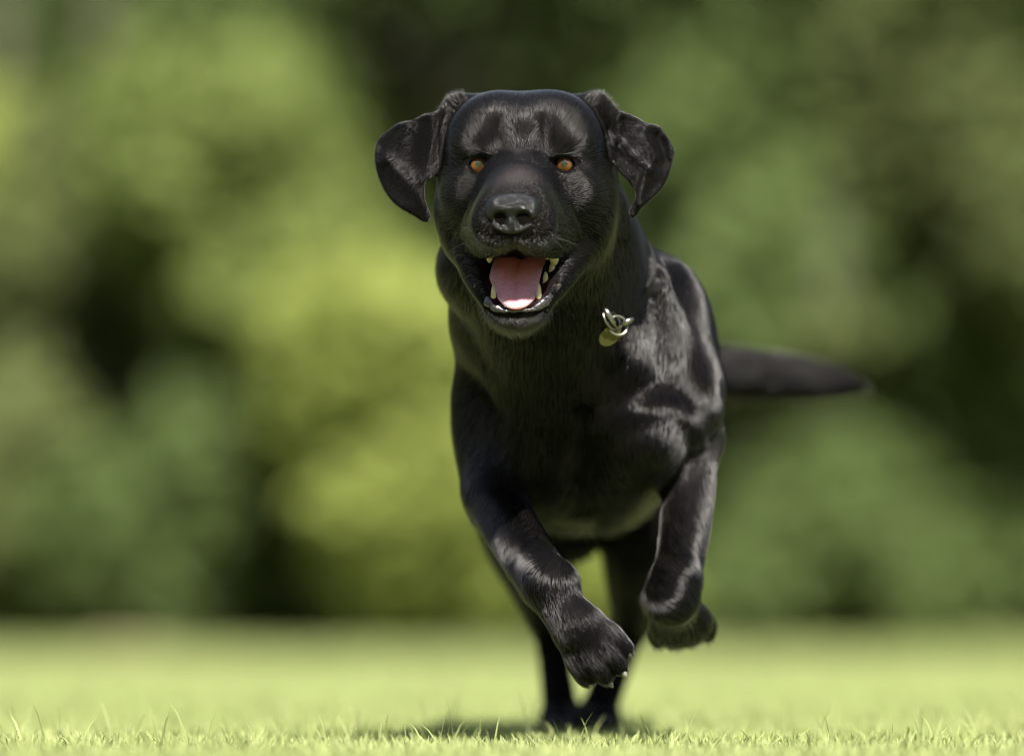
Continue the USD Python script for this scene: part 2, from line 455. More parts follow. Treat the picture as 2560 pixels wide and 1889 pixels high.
    right = [(1440, 110), (1475, 86), (1515, 98), (1552, 140), (1592, 182), (1650, 206), (1740, 242), (1800, 272), (1862, 284), (1912, 335), (1950, 402), (1966, 455), (1950, 525), (1930, 600), (1888, 682), (1830, 742),
             (1772, 802), (1732, 852), (1702, 870), (1684, 850), (1700, 800), (1722, 745), (1716, 690), (1710, 690), (1688, 655), (1630, 590), (1545, 450), (1500, 350), (1455, 230), (1430, 160)]
    fn, lo, hi = ear(right, [((1770, 320), (1850, 480), 40, 0.005), ((1860, 360), (1920, 500), 38, -0.0045), ((1920, 330), (1955, 470), 26, 0.004), ((1640, 270), (1700, 420), 40, -0.003), ((1640, 400), (1790, 560), 34, 0.006),
                             ((1790, 560), (1740, 780), 34, 0.006), ((1560, 230), (1700, 600), 30, 0.002), ((1880, 640), (1780, 740), 40, -0.002)],
                     lambda x, z: 0.046 + 0.020 * np.clip((x - 1650) / 300, -1, 1) - 0.018 * np.clip((z - 250) / 550, 0, 1) ** 1.5 + 0.016 * np.clip((1600 - x) / 120, 0, 1))
    c.apply(fn, lo, hi, 0.006)
    for s in (-1, 1):
        L([hp(56 * s, 64, 46), hp(65 * s, 64, 22), hp(68 * s, 66, -10)], mm(10, 9, 6), k=0.010)
    L([hp(-44, 56, 50), hp(-58, 54, 52), hp(-66, 50, 42)], mm(11, 8, 5), k=0.010)
    L([hp(48, 56, 50), hp(60, 54, 51), hp(70, 50, 40)], mm(11, 8, 5), k=0.010)
    # ---- front paws: four toes each with furrows between
    ax = np.array([0.044, -0.012, -0.058]); ax /= np.linalg.norm(ax)         # along the paw on the picture's left
    side = np.array([0.80, 0.0, 0.60]); side -= ax * (side @ ax); side /= np.linalg.norm(side)
    up = np.cross(ax, side); up = up if up[1] < 0 else -up
    base = np.array([0.056, -0.022, 0.099])
    R = np.stack([ax, side, up])
    B(base + ax * 0.006, (0.026, 0.0215, 0.015), k=0.010, rot=R)
    for t, (a, s_, u) in enumerate(((0.022, -0.0195, -0.003), (0.031, -0.0070, 0.002), (0.031, 0.0072, 0.002), (0.022, 0.0193, -0.003))):
        B(base + ax * a + side * s_ + up * u, (0.0175, 0.0081, 0.0118), k=0.0055, rot=R)
        B(base + ax * (a + 0.010) + side * s_ + up * (u - 0.004), (0.010, 0.0078, 0.0105), k=0.004, rot=R)
    c.paw = (base, ax, side, up)
    ax2 = np.array([0.004, 0.075, -0.022]); ax2 /= np.linalg.norm(ax2)
    side2 = np.array([1.0, -0.12, 0.15]); side2 -= ax2 * (side2 @ ax2); side2 /= np.linalg.norm(side2)
    up2 = np.cross(side2, ax2)
    R2 = np.stack([ax2, side2, up2])
    base2 = np.array([0.1445, 0.200, 0.104])
    B(base2, (0.028, 0.026, 0.017), k=0.012, rot=R2)
    for a, s_ in ((0.022, -0.021), (0.032, -0.008), (0.032, 0.008), (0.022, 0.021)):
        B(base2 + ax2 * a + side2 * s_, (0.018, 0.0085, 0.0125), k=0.005, rot=R2)
    return c


def build_nose():
    c = Clay(*(axis_steps((a, b, 0.0007)) for a, b in zip(hp(-26, -122, -68) - 0.002, hp(26, -74, -22) + 0.002)))
    B, L = c.ball, c.limb
    B(hp(0, -95, -43), mm(19.5, 15, 12.5), k=0.004)
    for s in (-1, 1):
        B(hp(9 * s, -95, -40.5), mm(12, 15.5, 10.5), k=0.010)
        B(hp(5 * s, -95, -37), mm(11, 13, 7), k=0.010)
        B(hp(13.5 * s, -97, -48), mm(7.5, 12, 8.5), k=0.005)
        L([hp(18.5 * s, -96, -51), hp(12 * s, -104, -58), hp(3 * s, -105, -62.5)], mm(2.6, 3.2, 2.8), k=0.004)
    B(hp(0, -103, -54), mm(6.5, 7, 9), k=0.005)
    for s in (-1, 1):
        B(hp(9.4 * s, -112, -50), mm(5.4, 8, 4.7), k=0.003, cut=True)
        L([hp(11 * s, -112, -51.5), hp(15 * s, -109, -53.5), hp(19.5 * s, -104, -54)], mm(1.7, 1.5, 1.0), k=0.003, cut=True)
    L([hp(0, -112.5, -50), hp(0, -111, -57), hp(0, -108.5, -66)], mm(0.5, 0.8, 0.9), k=0.0025, cut=True)
    v, f = c.mesh()
    v = relax(v, f, 2)
    mid = hp(0, -95, -43)[2]
    v[:, 2] = mid + 0.0005 + (v[:, 2] - mid) * 0.88
    v[:, 0] = hp(0, -95, 0)[0] + (v[:, 0] - hp(0, -95, 0)[0]) * 1.04
    return v, f


def sweep_tongue():
    path = np.array([(28, -72), (5, -77), (-18, -86), (-38, -99.5), (-54, -110.5), (-64, -116), (-70, -121.5)], float)
    half = np.array([20, 22, 21.5, 19.5, 17, 12.5, 0.5])
    from scipy.interpolate import PchipInterpolator
    t = np.linspace(0, 6, 60)
    t = 6 * (1 - (1 - t / 6) ** 1.35)
    p, w = PchipInterpolator(range(7), path)(t), PchipInterpolator(range(7), half ** 2)(t) ** 0.5
    tang = np.gradient(p, axis=0)
    tang /= np.linalg.norm(tang, axis=1, keepdims=True)
    nrm = np.stack([-tang[:, 1], tang[:, 0]], 1)
    nrm *= np.sign(nrm[:, 1:2])
    ring = 40
    v = []
    for i in range(len(t)):
        a = np.arange(ring) / ring * 2 * np.pi
        x = np.cos(a)
        h = np.sin(a)
        thick = 3.4 * min(1, w[i] / 10)
        groove = -2.6 * np.exp(-(x / 0.15) ** 2) * (h > 0) * min(1, w[i] / 16) * np.clip((52 - i) / 30, 0, 1)
        edge = 3.2 * x * x * np.clip(1 - i / 50, 0, 1)
        bump = 0.22 * np.sin(5 * x + i * 0.21) * np.sin(i * 0.23 + 2 * x) * (h > 0)
        off = thick * h + groove + edge + bump
        bulge = 1.0 + 0.10 * np.exp(-((t[i] - 2.9) / 0.5) ** 2) * (x < 0)
        for k in range(ring):
            q = p[i] + nrm[i] * off[k]
            v.append(hp(w[i] * x[k] * bulge[k] + 0.5 - 2.6 * math.exp(-((t[i] - 2.6) / 1.2) ** 2), q[0], q[1]))
    v = np.array(v)
    n = len(t)
    f = []
    for i in range(n - 1):
        for k in range(ring):
            a, b, c_, d = i * ring + k, i * ring + (k + 1) % ring, (i + 1) * ring + (k + 1) % ring, (i + 1) * ring + k
            f += [(a, b, c_), (a, c_, d)]
    f = np.array(f)
    m = trimesh.Trimesh(v, f, process=False)
    vv, ff = v, f
    nn = vertex_normals(vv, ff)
    if (nn[:ring * 30].reshape(30, ring, 3)[15, ring // 4]) @ np.array([0, 0, 1.0]) < 0:
        ff = ff[:, ::-1]
    return vv, ff


def tube_mesh(pts, radii, sides=14, smooth=6):
    """A round tube along a smooth path with closed ends."""
    from scipy.interpolate import PchipInterpolator
    pts, radii = np.asarray(pts, float), np.broadcast_to(np.asarray(radii, float), len(pts))
    if smooth and len(pts) > 2:
        t, tt = np.arange(len(pts)), np.linspace(0, len(pts) - 1, (len(pts) - 1) * smooth + 1)
        pts, radii = PchipInterpolator(t, pts)(tt), PchipInterpolator(t, radii)(tt)
    tg = np.gradient(pts, axis=0)
    tg /= np.linalg.norm(tg, axis=1, keepdims=True) + 1e-12
    a = np.cross(tg[0], [0.31, 0.52, 0.79])
    rows = []
    for p, r, g in zip(pts, radii, tg):
        a = a - g * (a @ g)
        a /= np.linalg.norm(a) + 1e-12
        b = np.cross(g, a)
        th = np.arange(sides) / sides * 2 * np.pi
        rows.append(p + r * (np.cos(th)[:, None] * a + np.sin(th)[:, None] * b))
    v = np.vstack(rows + [pts[:1], pts[-1:]])
    n = len(pts)
    i, j = np.meshgrid(np.arange(n - 1), np.arange(sides), indexing="ij")
    q = np.stack([i * sides + j, i * sides + (j + 1) % sides, (i + 1) * sides + (j + 1) % sides, (i + 1) * sides + j], -1).reshape(-1, 4)
    f = [q[:, [0, 1, 2]], q[:, [0, 2, 3]]]
    k = np.arange(sides)
    f.append(np.stack([np.full(sides, n * sides), (k + 1) % sides, k], 1))
    f.append(np.stack([np.full(sides, n * sides + 1), (n - 1) * sides + k, (n - 1) * sides + (k + 1) % sides], 1))
    return v, np.vstack(f)

# ---------------------------------------------------------------- ground: one lawn sheet to the horizon, faintly uneven
def build_ground():
    m = look("lawn_soil", {
        "g": ("geometry", {}), "n1": ("noise_texture", {"scale": 0.9, "detail": 5.0}), "n2": ("noise_texture", {"scale": 60.0, "detail": 3.0}),
        "r1": ("rgb_ramp", {"ramp": [(0.3, (0.13, 0.165, 0.048)), (0.7, (0.19, 0.22, 0.075))]}),
        "r2": ("rgb_ramp", {"ramp": [(0.35, (0.55, 0.55, 0.5)), (0.65, (1, 1, 1))]}),
        "x": ("mix_color", {"blend_type": "multiply", "fac": 0.8}), "p": ("principled_bsdf", {"roughness": 0.9})},
        [("g.position", "n1.vector"), ("g.position", "n2.vector"), ("n1.fac", "r1.fac"), ("n2.fac", "r2.fac"), ("r1.color", "x.a"), ("r2.color", "x.b"), ("x.result", "p.base_color")])
    xs = np.concatenate([[-400, -120, -50], np.linspace(-25, 25, 51), [50, 120, 400]])
    ys = np.concatenate([[-300, -80, -25], np.linspace(-12, 45, 58), [80, 200, 600]])
    X, Y = np.meshgrid(xs, ys, indexing="ij")
    Z = 0.02 * (meshkit.fbm(np.stack([X / 9, Y / 9, 0 * X], -1), 2, 3) - 0.5) * np.clip((Y - 2) / 6, 0, 1)
    i, j = np.meshgrid(np.arange(len(xs) - 1), np.arange(len(ys) - 1), indexing="ij")
    n = len(ys)
    q = np.stack([i * n + j, (i + 1) * n + j, (i + 1) * n + j + 1, i * n + j + 1], -1).reshape(-1, 4)
    f = np.vstack([q[:, [0, 1, 2]], q[:, [0, 2, 3]]])
    tag(shape("ground", (np.stack([X, Y, Z], -1).reshape(-1, 3), f), m), kind="structure")


def tuft(rng, blades, spread, h0, h1, w0, w1):
    V, F = [], []
    for _ in range(blades):
        r, a = spread * math.sqrt(rng.random()), rng.random() * 2 * math.pi
        p = np.array([r * math.cos(a), r * math.sin(a), -0.004])
        h, w = rng.uniform(h0, h1), rng.uniform(w0, w1) / 2
        lean = rng.uniform(0.05, 0.75) * h
        b = rng.random() * 2 * math.pi
        d, s = np.array([math.cos(b), math.sin(b), 0]), rng.random() * math.pi
        s = np.array([math.cos(s), math.sin(s), 0])
        k0 = len(V)
        for t, ww in ((0, 0.8), (0.4, 1.0), (0.75, 0.7)):
            c = p + d * lean * t ** 2 + np.array([0, 0, h * t])
            V += [c - s * w * ww, c + s * w * ww]
        V.append(p + d * lean + np.array([0, 0, h * 0.97]))
        for i in (0, 2):
            F += [(k0 + i, k0 + i + 1, k0 + i + 3), (k0 + i, k0 + i + 3, k0 + i + 2)]
        F.append((k0 + 4, k0 + 5, k0 + 6))
    return np.array(V), np.array(F)


def build_grass():
    rng = np.random.default_rng(5)
    fresh = leaf_look("grass_blade", (0.205, 0.242, 0.088), (0.312, 0.340, 0.162), 0.45, 1.4)
    pale = leaf_look("grass_blade_pale", (0.30, 0.31, 0.15), (0.40, 0.39, 0.23), 0.45, 1.4)
    pi = UsdGeom.PointInstancer.Define(stage, "/World/grass")
    tag(pi.GetPrim(), "short sunlit yellow-green lawn grass running from under the dog to the trees", "grass", kind="stuff")
    protos = []
    for i, (kind, n, sp, h0, h1, w0, w1) in enumerate((("short", 44, 0.055, 0.006, 0.015, 0.0011, 0.0021), ("short", 44, 0.055, 0.006, 0.017, 0.0010, 0.0020), ("short", 44, 0.06, 0.005, 0.013, 0.0011, 0.0021),
                                                       ("long", 7, 0.05, 0.014, 0.031, 0.0010, 0.0019), ("stem", 3, 0.05, 0.022, 0.042, 0.0006, 0.0010), ("far", 40, 0.18, 0.010, 0.026, 0.005, 0.009), ("far", 40, 0.18, 0.009, 0.024, 0.005, 0.009))):
        p = shape(f"blades_{i}" if i else "blades", tuft(rng, n, sp, h0, h1, w0, w1), pale if kind == "stem" else fresh, pi.GetPrim(), smooth=True)
        protos.append(p.GetPath())
    P, K, S = [], [], []

    def sow(n, x0, x1, y0, y1, kinds, wide=0.0, s0=0.8, s1=1.25):
        y = y0 + (y1 - y0) * rng.random(n)
        half = (x1 - x0) / 2 + wide * (y - y0)
        x = (x0 + x1) / 2 + half * rng.uniform(-1, 1, n)
        keep = np.ones(n, bool)
        P.append(np.stack([x, y, np.zeros(n)], 1)[keep])
        K.append(rng.choice(kinds, n))
        S.append(rng.uniform(s0, s1, n))
    sow(9000, -2.0, 2.0, -1.6, 3.0, [0, 1, 2], 0.1)
    sow(520, -2.0, 2.0, -0.9, 3.0, [3], 0.1)
    sow(90, -2.0, 2.0, -0.9, 3.0, [4], 0.1)
    sow(6500, -2.6, 2.6, 3.0, 11, [0, 1, 2, 3], 0.2)
    sow(4200, -4.5, 4.5, 10, 15.5, [5, 6], 0.18)
    for side in (-1, 1):
        sow(3200, side * 8.5 - 6.5, side * 8.5 + 6.5, -6, 24, [5, 6])
        sow(2600, side * 3.5 - 1.5, side * 3.5 + 1.5, -2.5, 3.5, [0, 1, 2])
    P, K, S = np.concatenate(P), np.concatenate(K), np.concatenate(S)
    z = 0.02 * (meshkit.fbm(np.stack([P[:, 0] / 9, P[:, 1] / 9, 0 * P[:, 0]], -1), 2, 3) - 0.5) * np.clip((P[:, 1] - 2) / 6, 0, 1)
    patch = meshkit.fbm(P * 1.1 + 7, 2, 4)
    S *= 0.92 + 0.75 * patch
    P[:, 2] = z
    for fx in (0.046, 0.083):                                        # trodden under and just before the hind feet
        S *= 1 - 0.5 * np.exp(-((P[:, 0] - fx) / 0.07) ** 2 - ((P[:, 1] - 0.72) / 0.22) ** 2)
    a = rng.random(len(P)) * 2 * math.pi
    pi.CreatePrototypesRel().SetTargets(protos)
    pi.CreateProtoIndicesAttr(Vt.IntArray.FromNumpy(K.astype(np.int32)))
    pi.CreatePositionsAttr(Vt.Vec3fArray.FromNumpy(P.astype(np.float32)))
    pi.CreateScalesAttr(Vt.Vec3fArray.FromNumpy(np.repeat(S[:, None], 3, 1).astype(np.float32)))
    q = np.stack([np.cos(a / 2), 0 * a, 0 * a, np.sin(a / 2)], 1)
    pi.CreateOrientationsAttr(Vt.QuathArray([Gf.Quath(float(w), float(x), float(y), float(zz)) for w, x, y, zz in q]))


# ---------------------------------------------------------------- trees and bushes behind the lawn
def leaves(rng, lumps, n, size):
    """Leaf faces through the volume of ellipsoid lumps (centre, radii), denser towards their skins, with holes between the sprays."""
    vol = np.array([np.prod(r) ** (2 / 3) for _, r in lumps])
    which = rng.choice(len(lumps), n, p=vol / vol.sum())
    C, R = np.array([c for c, _ in lumps]), np.array([r for _, r in lumps])
    g = rng.normal(size=(n, 3))
    far = np.linalg.norm(g, axis=1, keepdims=True)
    u = g / far
    p = C[which] + g * R[which] * np.minimum(1, 2.2 / far) * 0.78
    keep = (meshkit.noise(p * 2.6 + 3, 8) > 0.20) & (p[:, 2] > 0.05)
    p, u = p[keep], u[keep]
    n = len(p)
    nrm = u + rng.normal(size=(n, 3)) * 0.7 + [0, 0, 0.35]
    nrm /= np.linalg.norm(nrm, axis=1, keepdims=True)
    t = np.cross(nrm, rng.normal(size=(n, 3)))
    t /= np.linalg.norm(t, axis=1, keepdims=True)
    b = np.cross(nrm, t)
    s = size * rng.uniform(0.6, 1.3, n)[:, None]
    V = np.stack([p - t * s, p + b * s * 0.45 + nrm * s * 0.1, p + t * s, p - b * s * 0.45 + nrm * s * 0.1], 1).reshape(-1, 3)
    k = np.arange(n)[:, None] * 4
    F = np.vstack([k + [0, 1, 2], k + [0, 2, 3]])
    return V, F


def trunk_mesh(rng, x, y, h, r, lumps, lean=0.0):
    parts = [tube_mesh([(x, y, -0.2), (x + lean * 0.3, y, h * 0.35), (x + lean, y + 0.1, h)], [r * 1.3, r, r * 0.45], 9, 4)]
    for c, _ in lumps[:9]:
        z0 = min(h * 0.95, max(0.3, c[2] * rng.uniform(0.45, 0.7)))
        parts.append(tube_mesh([(x + lean * z0 / h, y, z0), ((x + c[0]) / 2, (y + c[1]) / 2, (z0 + c[2]) / 2 - 0.1), tuple(c)], [r * 0.5, r * 0.3, r * 0.12], 6, 3))
    V, F, o = [], [], 0
    for v, f in parts:
        V.append(v), F.append(f + o)
        o += len(v)
    return np.vstack(V), np.vstack(F)


def at(px, py, y):
    """The point at depth y on the sight line through a spot of the 2239 x 1652 view, for measuring the scene off it."""
    k = 0.3774e-3 * (y + CAM_DISTANCE) / CAM_DISTANCE
    return np.array([(px - 1119.5) * k, y, CAM_HEIGHT + (1334 - py) * k])


def build_trees():
    bark = look("bark", {"g": ("geometry", {}), "n": ("noise_texture", {"scale": 9.0, "detail": 6.0}), "r": ("rgb_ramp", {"ramp": [(0.3, (0.022, 0.018, 0.014)), (0.7, (0.06, 0.05, 0.04))]}),
                         "b": ("bump", {"strength": 0.6, "distance": 0.02}), "p": ("principled_bsdf", {"roughness": 0.9})},
                [("g.position", "n.vector"), ("n.fac", "r.fac"), ("r.color", "p.base_color"), ("n.fac", "b.height"), ("b.normal", "p.normal")])
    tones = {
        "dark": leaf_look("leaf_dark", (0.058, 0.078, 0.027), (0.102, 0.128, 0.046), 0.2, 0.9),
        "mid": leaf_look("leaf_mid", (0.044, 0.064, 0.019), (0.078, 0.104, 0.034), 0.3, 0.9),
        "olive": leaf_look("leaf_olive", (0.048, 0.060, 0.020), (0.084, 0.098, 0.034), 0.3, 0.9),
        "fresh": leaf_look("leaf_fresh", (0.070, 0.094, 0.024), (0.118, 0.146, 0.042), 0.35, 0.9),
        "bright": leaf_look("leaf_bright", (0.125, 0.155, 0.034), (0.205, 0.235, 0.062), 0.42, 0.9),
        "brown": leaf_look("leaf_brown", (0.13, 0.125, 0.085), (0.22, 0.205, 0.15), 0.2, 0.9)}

    def tree(name, label, category, tone, y, blobs, leaf, n, base_px, height, radius, group=None, extra=()):
        """blobs: (px, py, radius in px) seen at depth y; extra: lumps outside the picture, in metres."""
        rng = np.random.default_rng(abs(int(y * 100)) + int(base_px) % 977 + len(blobs) * 31)
        k = 0.3774e-3 * (y + CAM_DISTANCE) / CAM_DISTANCE
        lumps = []
        for bx, by, r in blobs:
            c = at(bx, by, y + rng.uniform(-0.25, 0.25))
            lumps.append((c, np.array([r * k, max(r * k * 0.9, 0.3), r * k]) * rng.uniform(0.92, 1.08, 3)))
        lumps += [(np.array(c, float), np.array(r, float)) for c, r in extra]
        x = at(base_px, 1334, y)[0]
        root = thing(name, label, category, (x, y, 0), group)
        shape("trunk", trunk_mesh(rng, x, y + 0.35, height, radius * 0.55, lumps), bark, root, base=(x, y, 0))
        shape("crown", leaves(rng, lumps, n, leaf), tones[tone], root, smooth=False, base=(x, y, 0))
    # sunlit shrubs in front
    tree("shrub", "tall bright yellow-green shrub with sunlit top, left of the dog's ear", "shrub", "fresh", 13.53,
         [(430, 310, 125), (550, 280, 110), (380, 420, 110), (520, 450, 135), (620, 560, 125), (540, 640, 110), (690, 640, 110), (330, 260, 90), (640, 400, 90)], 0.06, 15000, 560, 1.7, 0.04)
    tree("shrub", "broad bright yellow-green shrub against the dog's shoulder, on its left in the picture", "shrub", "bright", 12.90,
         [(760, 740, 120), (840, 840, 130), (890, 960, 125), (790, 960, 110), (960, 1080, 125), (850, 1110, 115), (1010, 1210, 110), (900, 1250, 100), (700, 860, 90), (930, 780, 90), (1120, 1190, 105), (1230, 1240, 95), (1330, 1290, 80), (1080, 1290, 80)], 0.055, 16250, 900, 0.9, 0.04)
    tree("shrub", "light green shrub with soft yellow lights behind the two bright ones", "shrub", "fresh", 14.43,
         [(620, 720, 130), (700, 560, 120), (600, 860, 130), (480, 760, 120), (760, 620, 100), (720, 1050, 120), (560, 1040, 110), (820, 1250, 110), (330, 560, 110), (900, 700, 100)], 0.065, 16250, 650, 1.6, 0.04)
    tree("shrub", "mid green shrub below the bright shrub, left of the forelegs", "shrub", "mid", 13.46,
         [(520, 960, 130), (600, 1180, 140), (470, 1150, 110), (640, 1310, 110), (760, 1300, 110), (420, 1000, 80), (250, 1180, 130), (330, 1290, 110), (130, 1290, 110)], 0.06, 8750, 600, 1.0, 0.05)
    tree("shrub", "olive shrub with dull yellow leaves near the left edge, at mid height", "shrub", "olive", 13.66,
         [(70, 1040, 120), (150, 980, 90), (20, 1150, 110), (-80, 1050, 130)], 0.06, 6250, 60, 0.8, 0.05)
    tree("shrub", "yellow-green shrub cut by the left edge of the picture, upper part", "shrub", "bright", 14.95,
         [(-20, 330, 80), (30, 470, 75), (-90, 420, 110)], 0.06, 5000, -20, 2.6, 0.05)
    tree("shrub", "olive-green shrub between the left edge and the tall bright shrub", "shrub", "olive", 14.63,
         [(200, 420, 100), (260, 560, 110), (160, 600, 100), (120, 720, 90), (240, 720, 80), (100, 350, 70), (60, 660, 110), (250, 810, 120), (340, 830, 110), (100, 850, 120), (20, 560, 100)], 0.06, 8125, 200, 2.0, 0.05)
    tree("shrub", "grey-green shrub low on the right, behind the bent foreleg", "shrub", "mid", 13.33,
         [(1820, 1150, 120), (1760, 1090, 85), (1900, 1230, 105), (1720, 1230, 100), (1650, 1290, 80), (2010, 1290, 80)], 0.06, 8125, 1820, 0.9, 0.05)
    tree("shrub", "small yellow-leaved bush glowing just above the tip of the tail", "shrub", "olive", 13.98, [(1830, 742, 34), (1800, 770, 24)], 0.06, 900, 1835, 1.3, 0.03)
    # trees of the edge
    ev = [(b, c) for b, c in ()]
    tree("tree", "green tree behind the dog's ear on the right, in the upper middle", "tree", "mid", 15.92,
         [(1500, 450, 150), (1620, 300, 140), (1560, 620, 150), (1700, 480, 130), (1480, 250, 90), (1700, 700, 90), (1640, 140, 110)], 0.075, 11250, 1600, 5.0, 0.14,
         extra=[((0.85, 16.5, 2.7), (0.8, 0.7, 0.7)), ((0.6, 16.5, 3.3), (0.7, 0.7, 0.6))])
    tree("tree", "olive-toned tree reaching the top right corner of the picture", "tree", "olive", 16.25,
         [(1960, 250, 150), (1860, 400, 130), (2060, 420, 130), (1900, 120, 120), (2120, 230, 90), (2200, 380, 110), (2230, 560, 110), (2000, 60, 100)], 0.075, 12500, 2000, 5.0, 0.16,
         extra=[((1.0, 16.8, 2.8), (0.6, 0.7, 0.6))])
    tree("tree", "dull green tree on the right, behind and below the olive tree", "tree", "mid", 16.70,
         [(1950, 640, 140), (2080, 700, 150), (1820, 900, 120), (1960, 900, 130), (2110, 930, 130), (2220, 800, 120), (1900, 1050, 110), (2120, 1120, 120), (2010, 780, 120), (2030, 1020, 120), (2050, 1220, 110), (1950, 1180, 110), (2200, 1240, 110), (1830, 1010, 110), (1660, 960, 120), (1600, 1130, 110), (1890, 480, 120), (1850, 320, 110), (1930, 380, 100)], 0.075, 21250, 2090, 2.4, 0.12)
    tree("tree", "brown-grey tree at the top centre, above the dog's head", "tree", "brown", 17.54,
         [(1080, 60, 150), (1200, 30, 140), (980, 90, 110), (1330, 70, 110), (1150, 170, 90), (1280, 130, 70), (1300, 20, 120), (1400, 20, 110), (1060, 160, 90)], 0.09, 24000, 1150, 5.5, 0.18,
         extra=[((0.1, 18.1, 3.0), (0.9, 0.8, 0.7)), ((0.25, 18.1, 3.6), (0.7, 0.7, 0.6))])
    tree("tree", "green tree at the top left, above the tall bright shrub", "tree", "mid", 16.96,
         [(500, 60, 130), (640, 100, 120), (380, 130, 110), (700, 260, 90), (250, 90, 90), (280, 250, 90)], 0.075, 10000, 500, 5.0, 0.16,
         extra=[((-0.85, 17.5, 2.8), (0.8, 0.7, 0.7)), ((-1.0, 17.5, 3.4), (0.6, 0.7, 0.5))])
    # the dark wall of older trees behind, one tree after the other
    spots = [(-700, "leftmost"), (-230, ""), (210, ""), (640, ""), (1060, ""), (1490, ""), (1880, ""), (2290, ""), (2760, "")]
    words = ["dark tree outside the left edge, first of the back row", "dark tree at the left edge, behind the olive shrubs", "dark tree behind the olive shrub, with black gaps near the ground", "dark tree directly behind the tall bright shrub",
             "dark tree directly behind the dog's head", "dark tree behind the dog's raised ear on the right", "dark tree behind the tail", "dark tree at the right edge, beneath a gap of sky", "dark tree outside the right edge, last of the back row"]
    for i, ((px, _), w) in enumerate(zip(spots, words)):
        rng = np.random.default_rng(40 + i)
        y = 21.4 + (i % 3) * 0.7
        x = at(px, 1334, y)[0]
        lumps = []
        top = 5.2 if px not in (-230, 2290) else 2.25
        for z in np.arange(0.35, top, 0.6):
            wdt = 1.15 * (1.0 if z < top - 1.5 else 0.7)
            for _ in range(4):
                lumps.append((np.array([x + rng.uniform(-0.6, 0.6) * wdt, y + rng.uniform(-0.6, 0.6), z + rng.uniform(-0.25, 0.25)]), rng.uniform(0.5, 0.75, 3) * [0.9, 1.0, 0.8]))
        root = thing("dark_tree", w, "tree", (x, y, 0), "dark trees of the back row")
        shape("trunk", trunk_mesh(rng, x, y + 0.5, top * 0.9, 0.16, lumps[::4]), bark, root, base=(x, y, 0))
        shape("crown", leaves(rng, lumps, 26000, 0.10), tones["dark"], root, smooth=False, base=(x, y, 0))
    # bare earth at the foot of the hedge, left
    earth = look("earth", {"g": ("geometry", {}), "n": ("noise_texture", {"scale": 7.0, "detail": 5.0}), "r": ("rgb_ramp", {"ramp": [(0.3, (0.11, 0.09, 0.045)), (0.7, (0.18, 0.15, 0.08))]}), "p": ("principled_bsdf", {"roughness": 0.95})},
                 [("g.position", "n.vector"), ("n.fac", "r.fac"), ("r.color", "p.base_color")])
    rng = np.random.default_rng(9)
    a = np.linspace(0, 2 * math.pi, 40, endpoint=False)
    rr = 1 + 0.18 * np.sin(3 * a + 1) + 0.1 * np.sin(7 * a)
    cx, cy = -0.98, 12.4
    rings = [(0.0, 0.16), (0.45, 0.13), (0.8, 0.06), (1.0, 0.012)]
    V = [np.array([[cx, cy, 0.028]])] + [np.stack([cx + 0.17 * t * rr * np.cos(a), cy + 0.55 * t * rr * np.sin(a), np.full(40, z * 0.16) + 0.008 * np.sin(9 * a + 5 * t)], 1) for t, z in rings[1:]]
    V = np.vstack(V)
    F = [(0, 1 + k, 1 + (k + 1) % 40) for k in range(40)]
    for r in range(2):
        o = 1 + r * 40
        for k in range(40):
            F += [(o + k, o + 40 + k, o + 40 + (k + 1) % 40), (o + k, o + 40 + (k + 1) % 40, o + (k + 1) % 40)]
    tag(shape("bare_earth", (V, np.array(F)), earth), "low mound of reddish bare earth on the lawn at left, before the dark trees", "earth patch")


def build_far_wood():
    """The wood that rings the meadow on all sides: also the dark half of what the dog's eyes and nose reflect."""
    rng = np.random.default_rng(77)
    lumps = []
    for a in np.linspace(0, 2 * math.pi, 72, endpoint=False):
        for z in (1.2, 3.4, 5.8, 8.0):
            r = 34 + rng.uniform(-2.5, 2.5)
            lumps.append((np.array([r * math.cos(a), r * math.sin(a), z + rng.uniform(-0.5, 0.5)]), rng.uniform(1.8, 2.7, 3) * [1, 1, 0.8]))
    m = leaf_look("leaf_wood", (0.030, 0.045, 0.016), (0.070, 0.090, 0.030), 0.25, 0.3)
    tag(shape("far_wood", leaves(rng, lumps, 76000, 0.42), m, smooth=False), "dark green wood ringing the meadow, far behind the nearer trees", "wood", kind="stuff")


build_ground()
build_grass()
build_trees()
build_far_wood()


# ---------------------------------------------------------------- the dog: body, coat, eyes, nose, tongue, teeth, claws, lips
def surface_points(rng, v, f, n, weight):
    """n random points on the triangles, the chance of each in proportion to its area times weight(face centre)."""
    tri = v[f]
    area = np.linalg.norm(np.cross(tri[:, 1] - tri[:, 0], tri[:, 2] - tri[:, 0]), axis=1) / 2
    w = area * weight
    pick = rng.choice(len(f), n, p=w / w.sum())
    a, b = rng.random(n), rng.random(n)
    flip = a + b > 1
    a[flip], b[flip] = 1 - a[flip], 1 - b[flip]
    t = tri[pick]
    return t[:, 0] + a[:, None] * (t[:, 1] - t[:, 0]) + b[:, None] * (t[:, 2] - t[:, 0]), pick, np.stack([1 - a - b, a, b], 1)


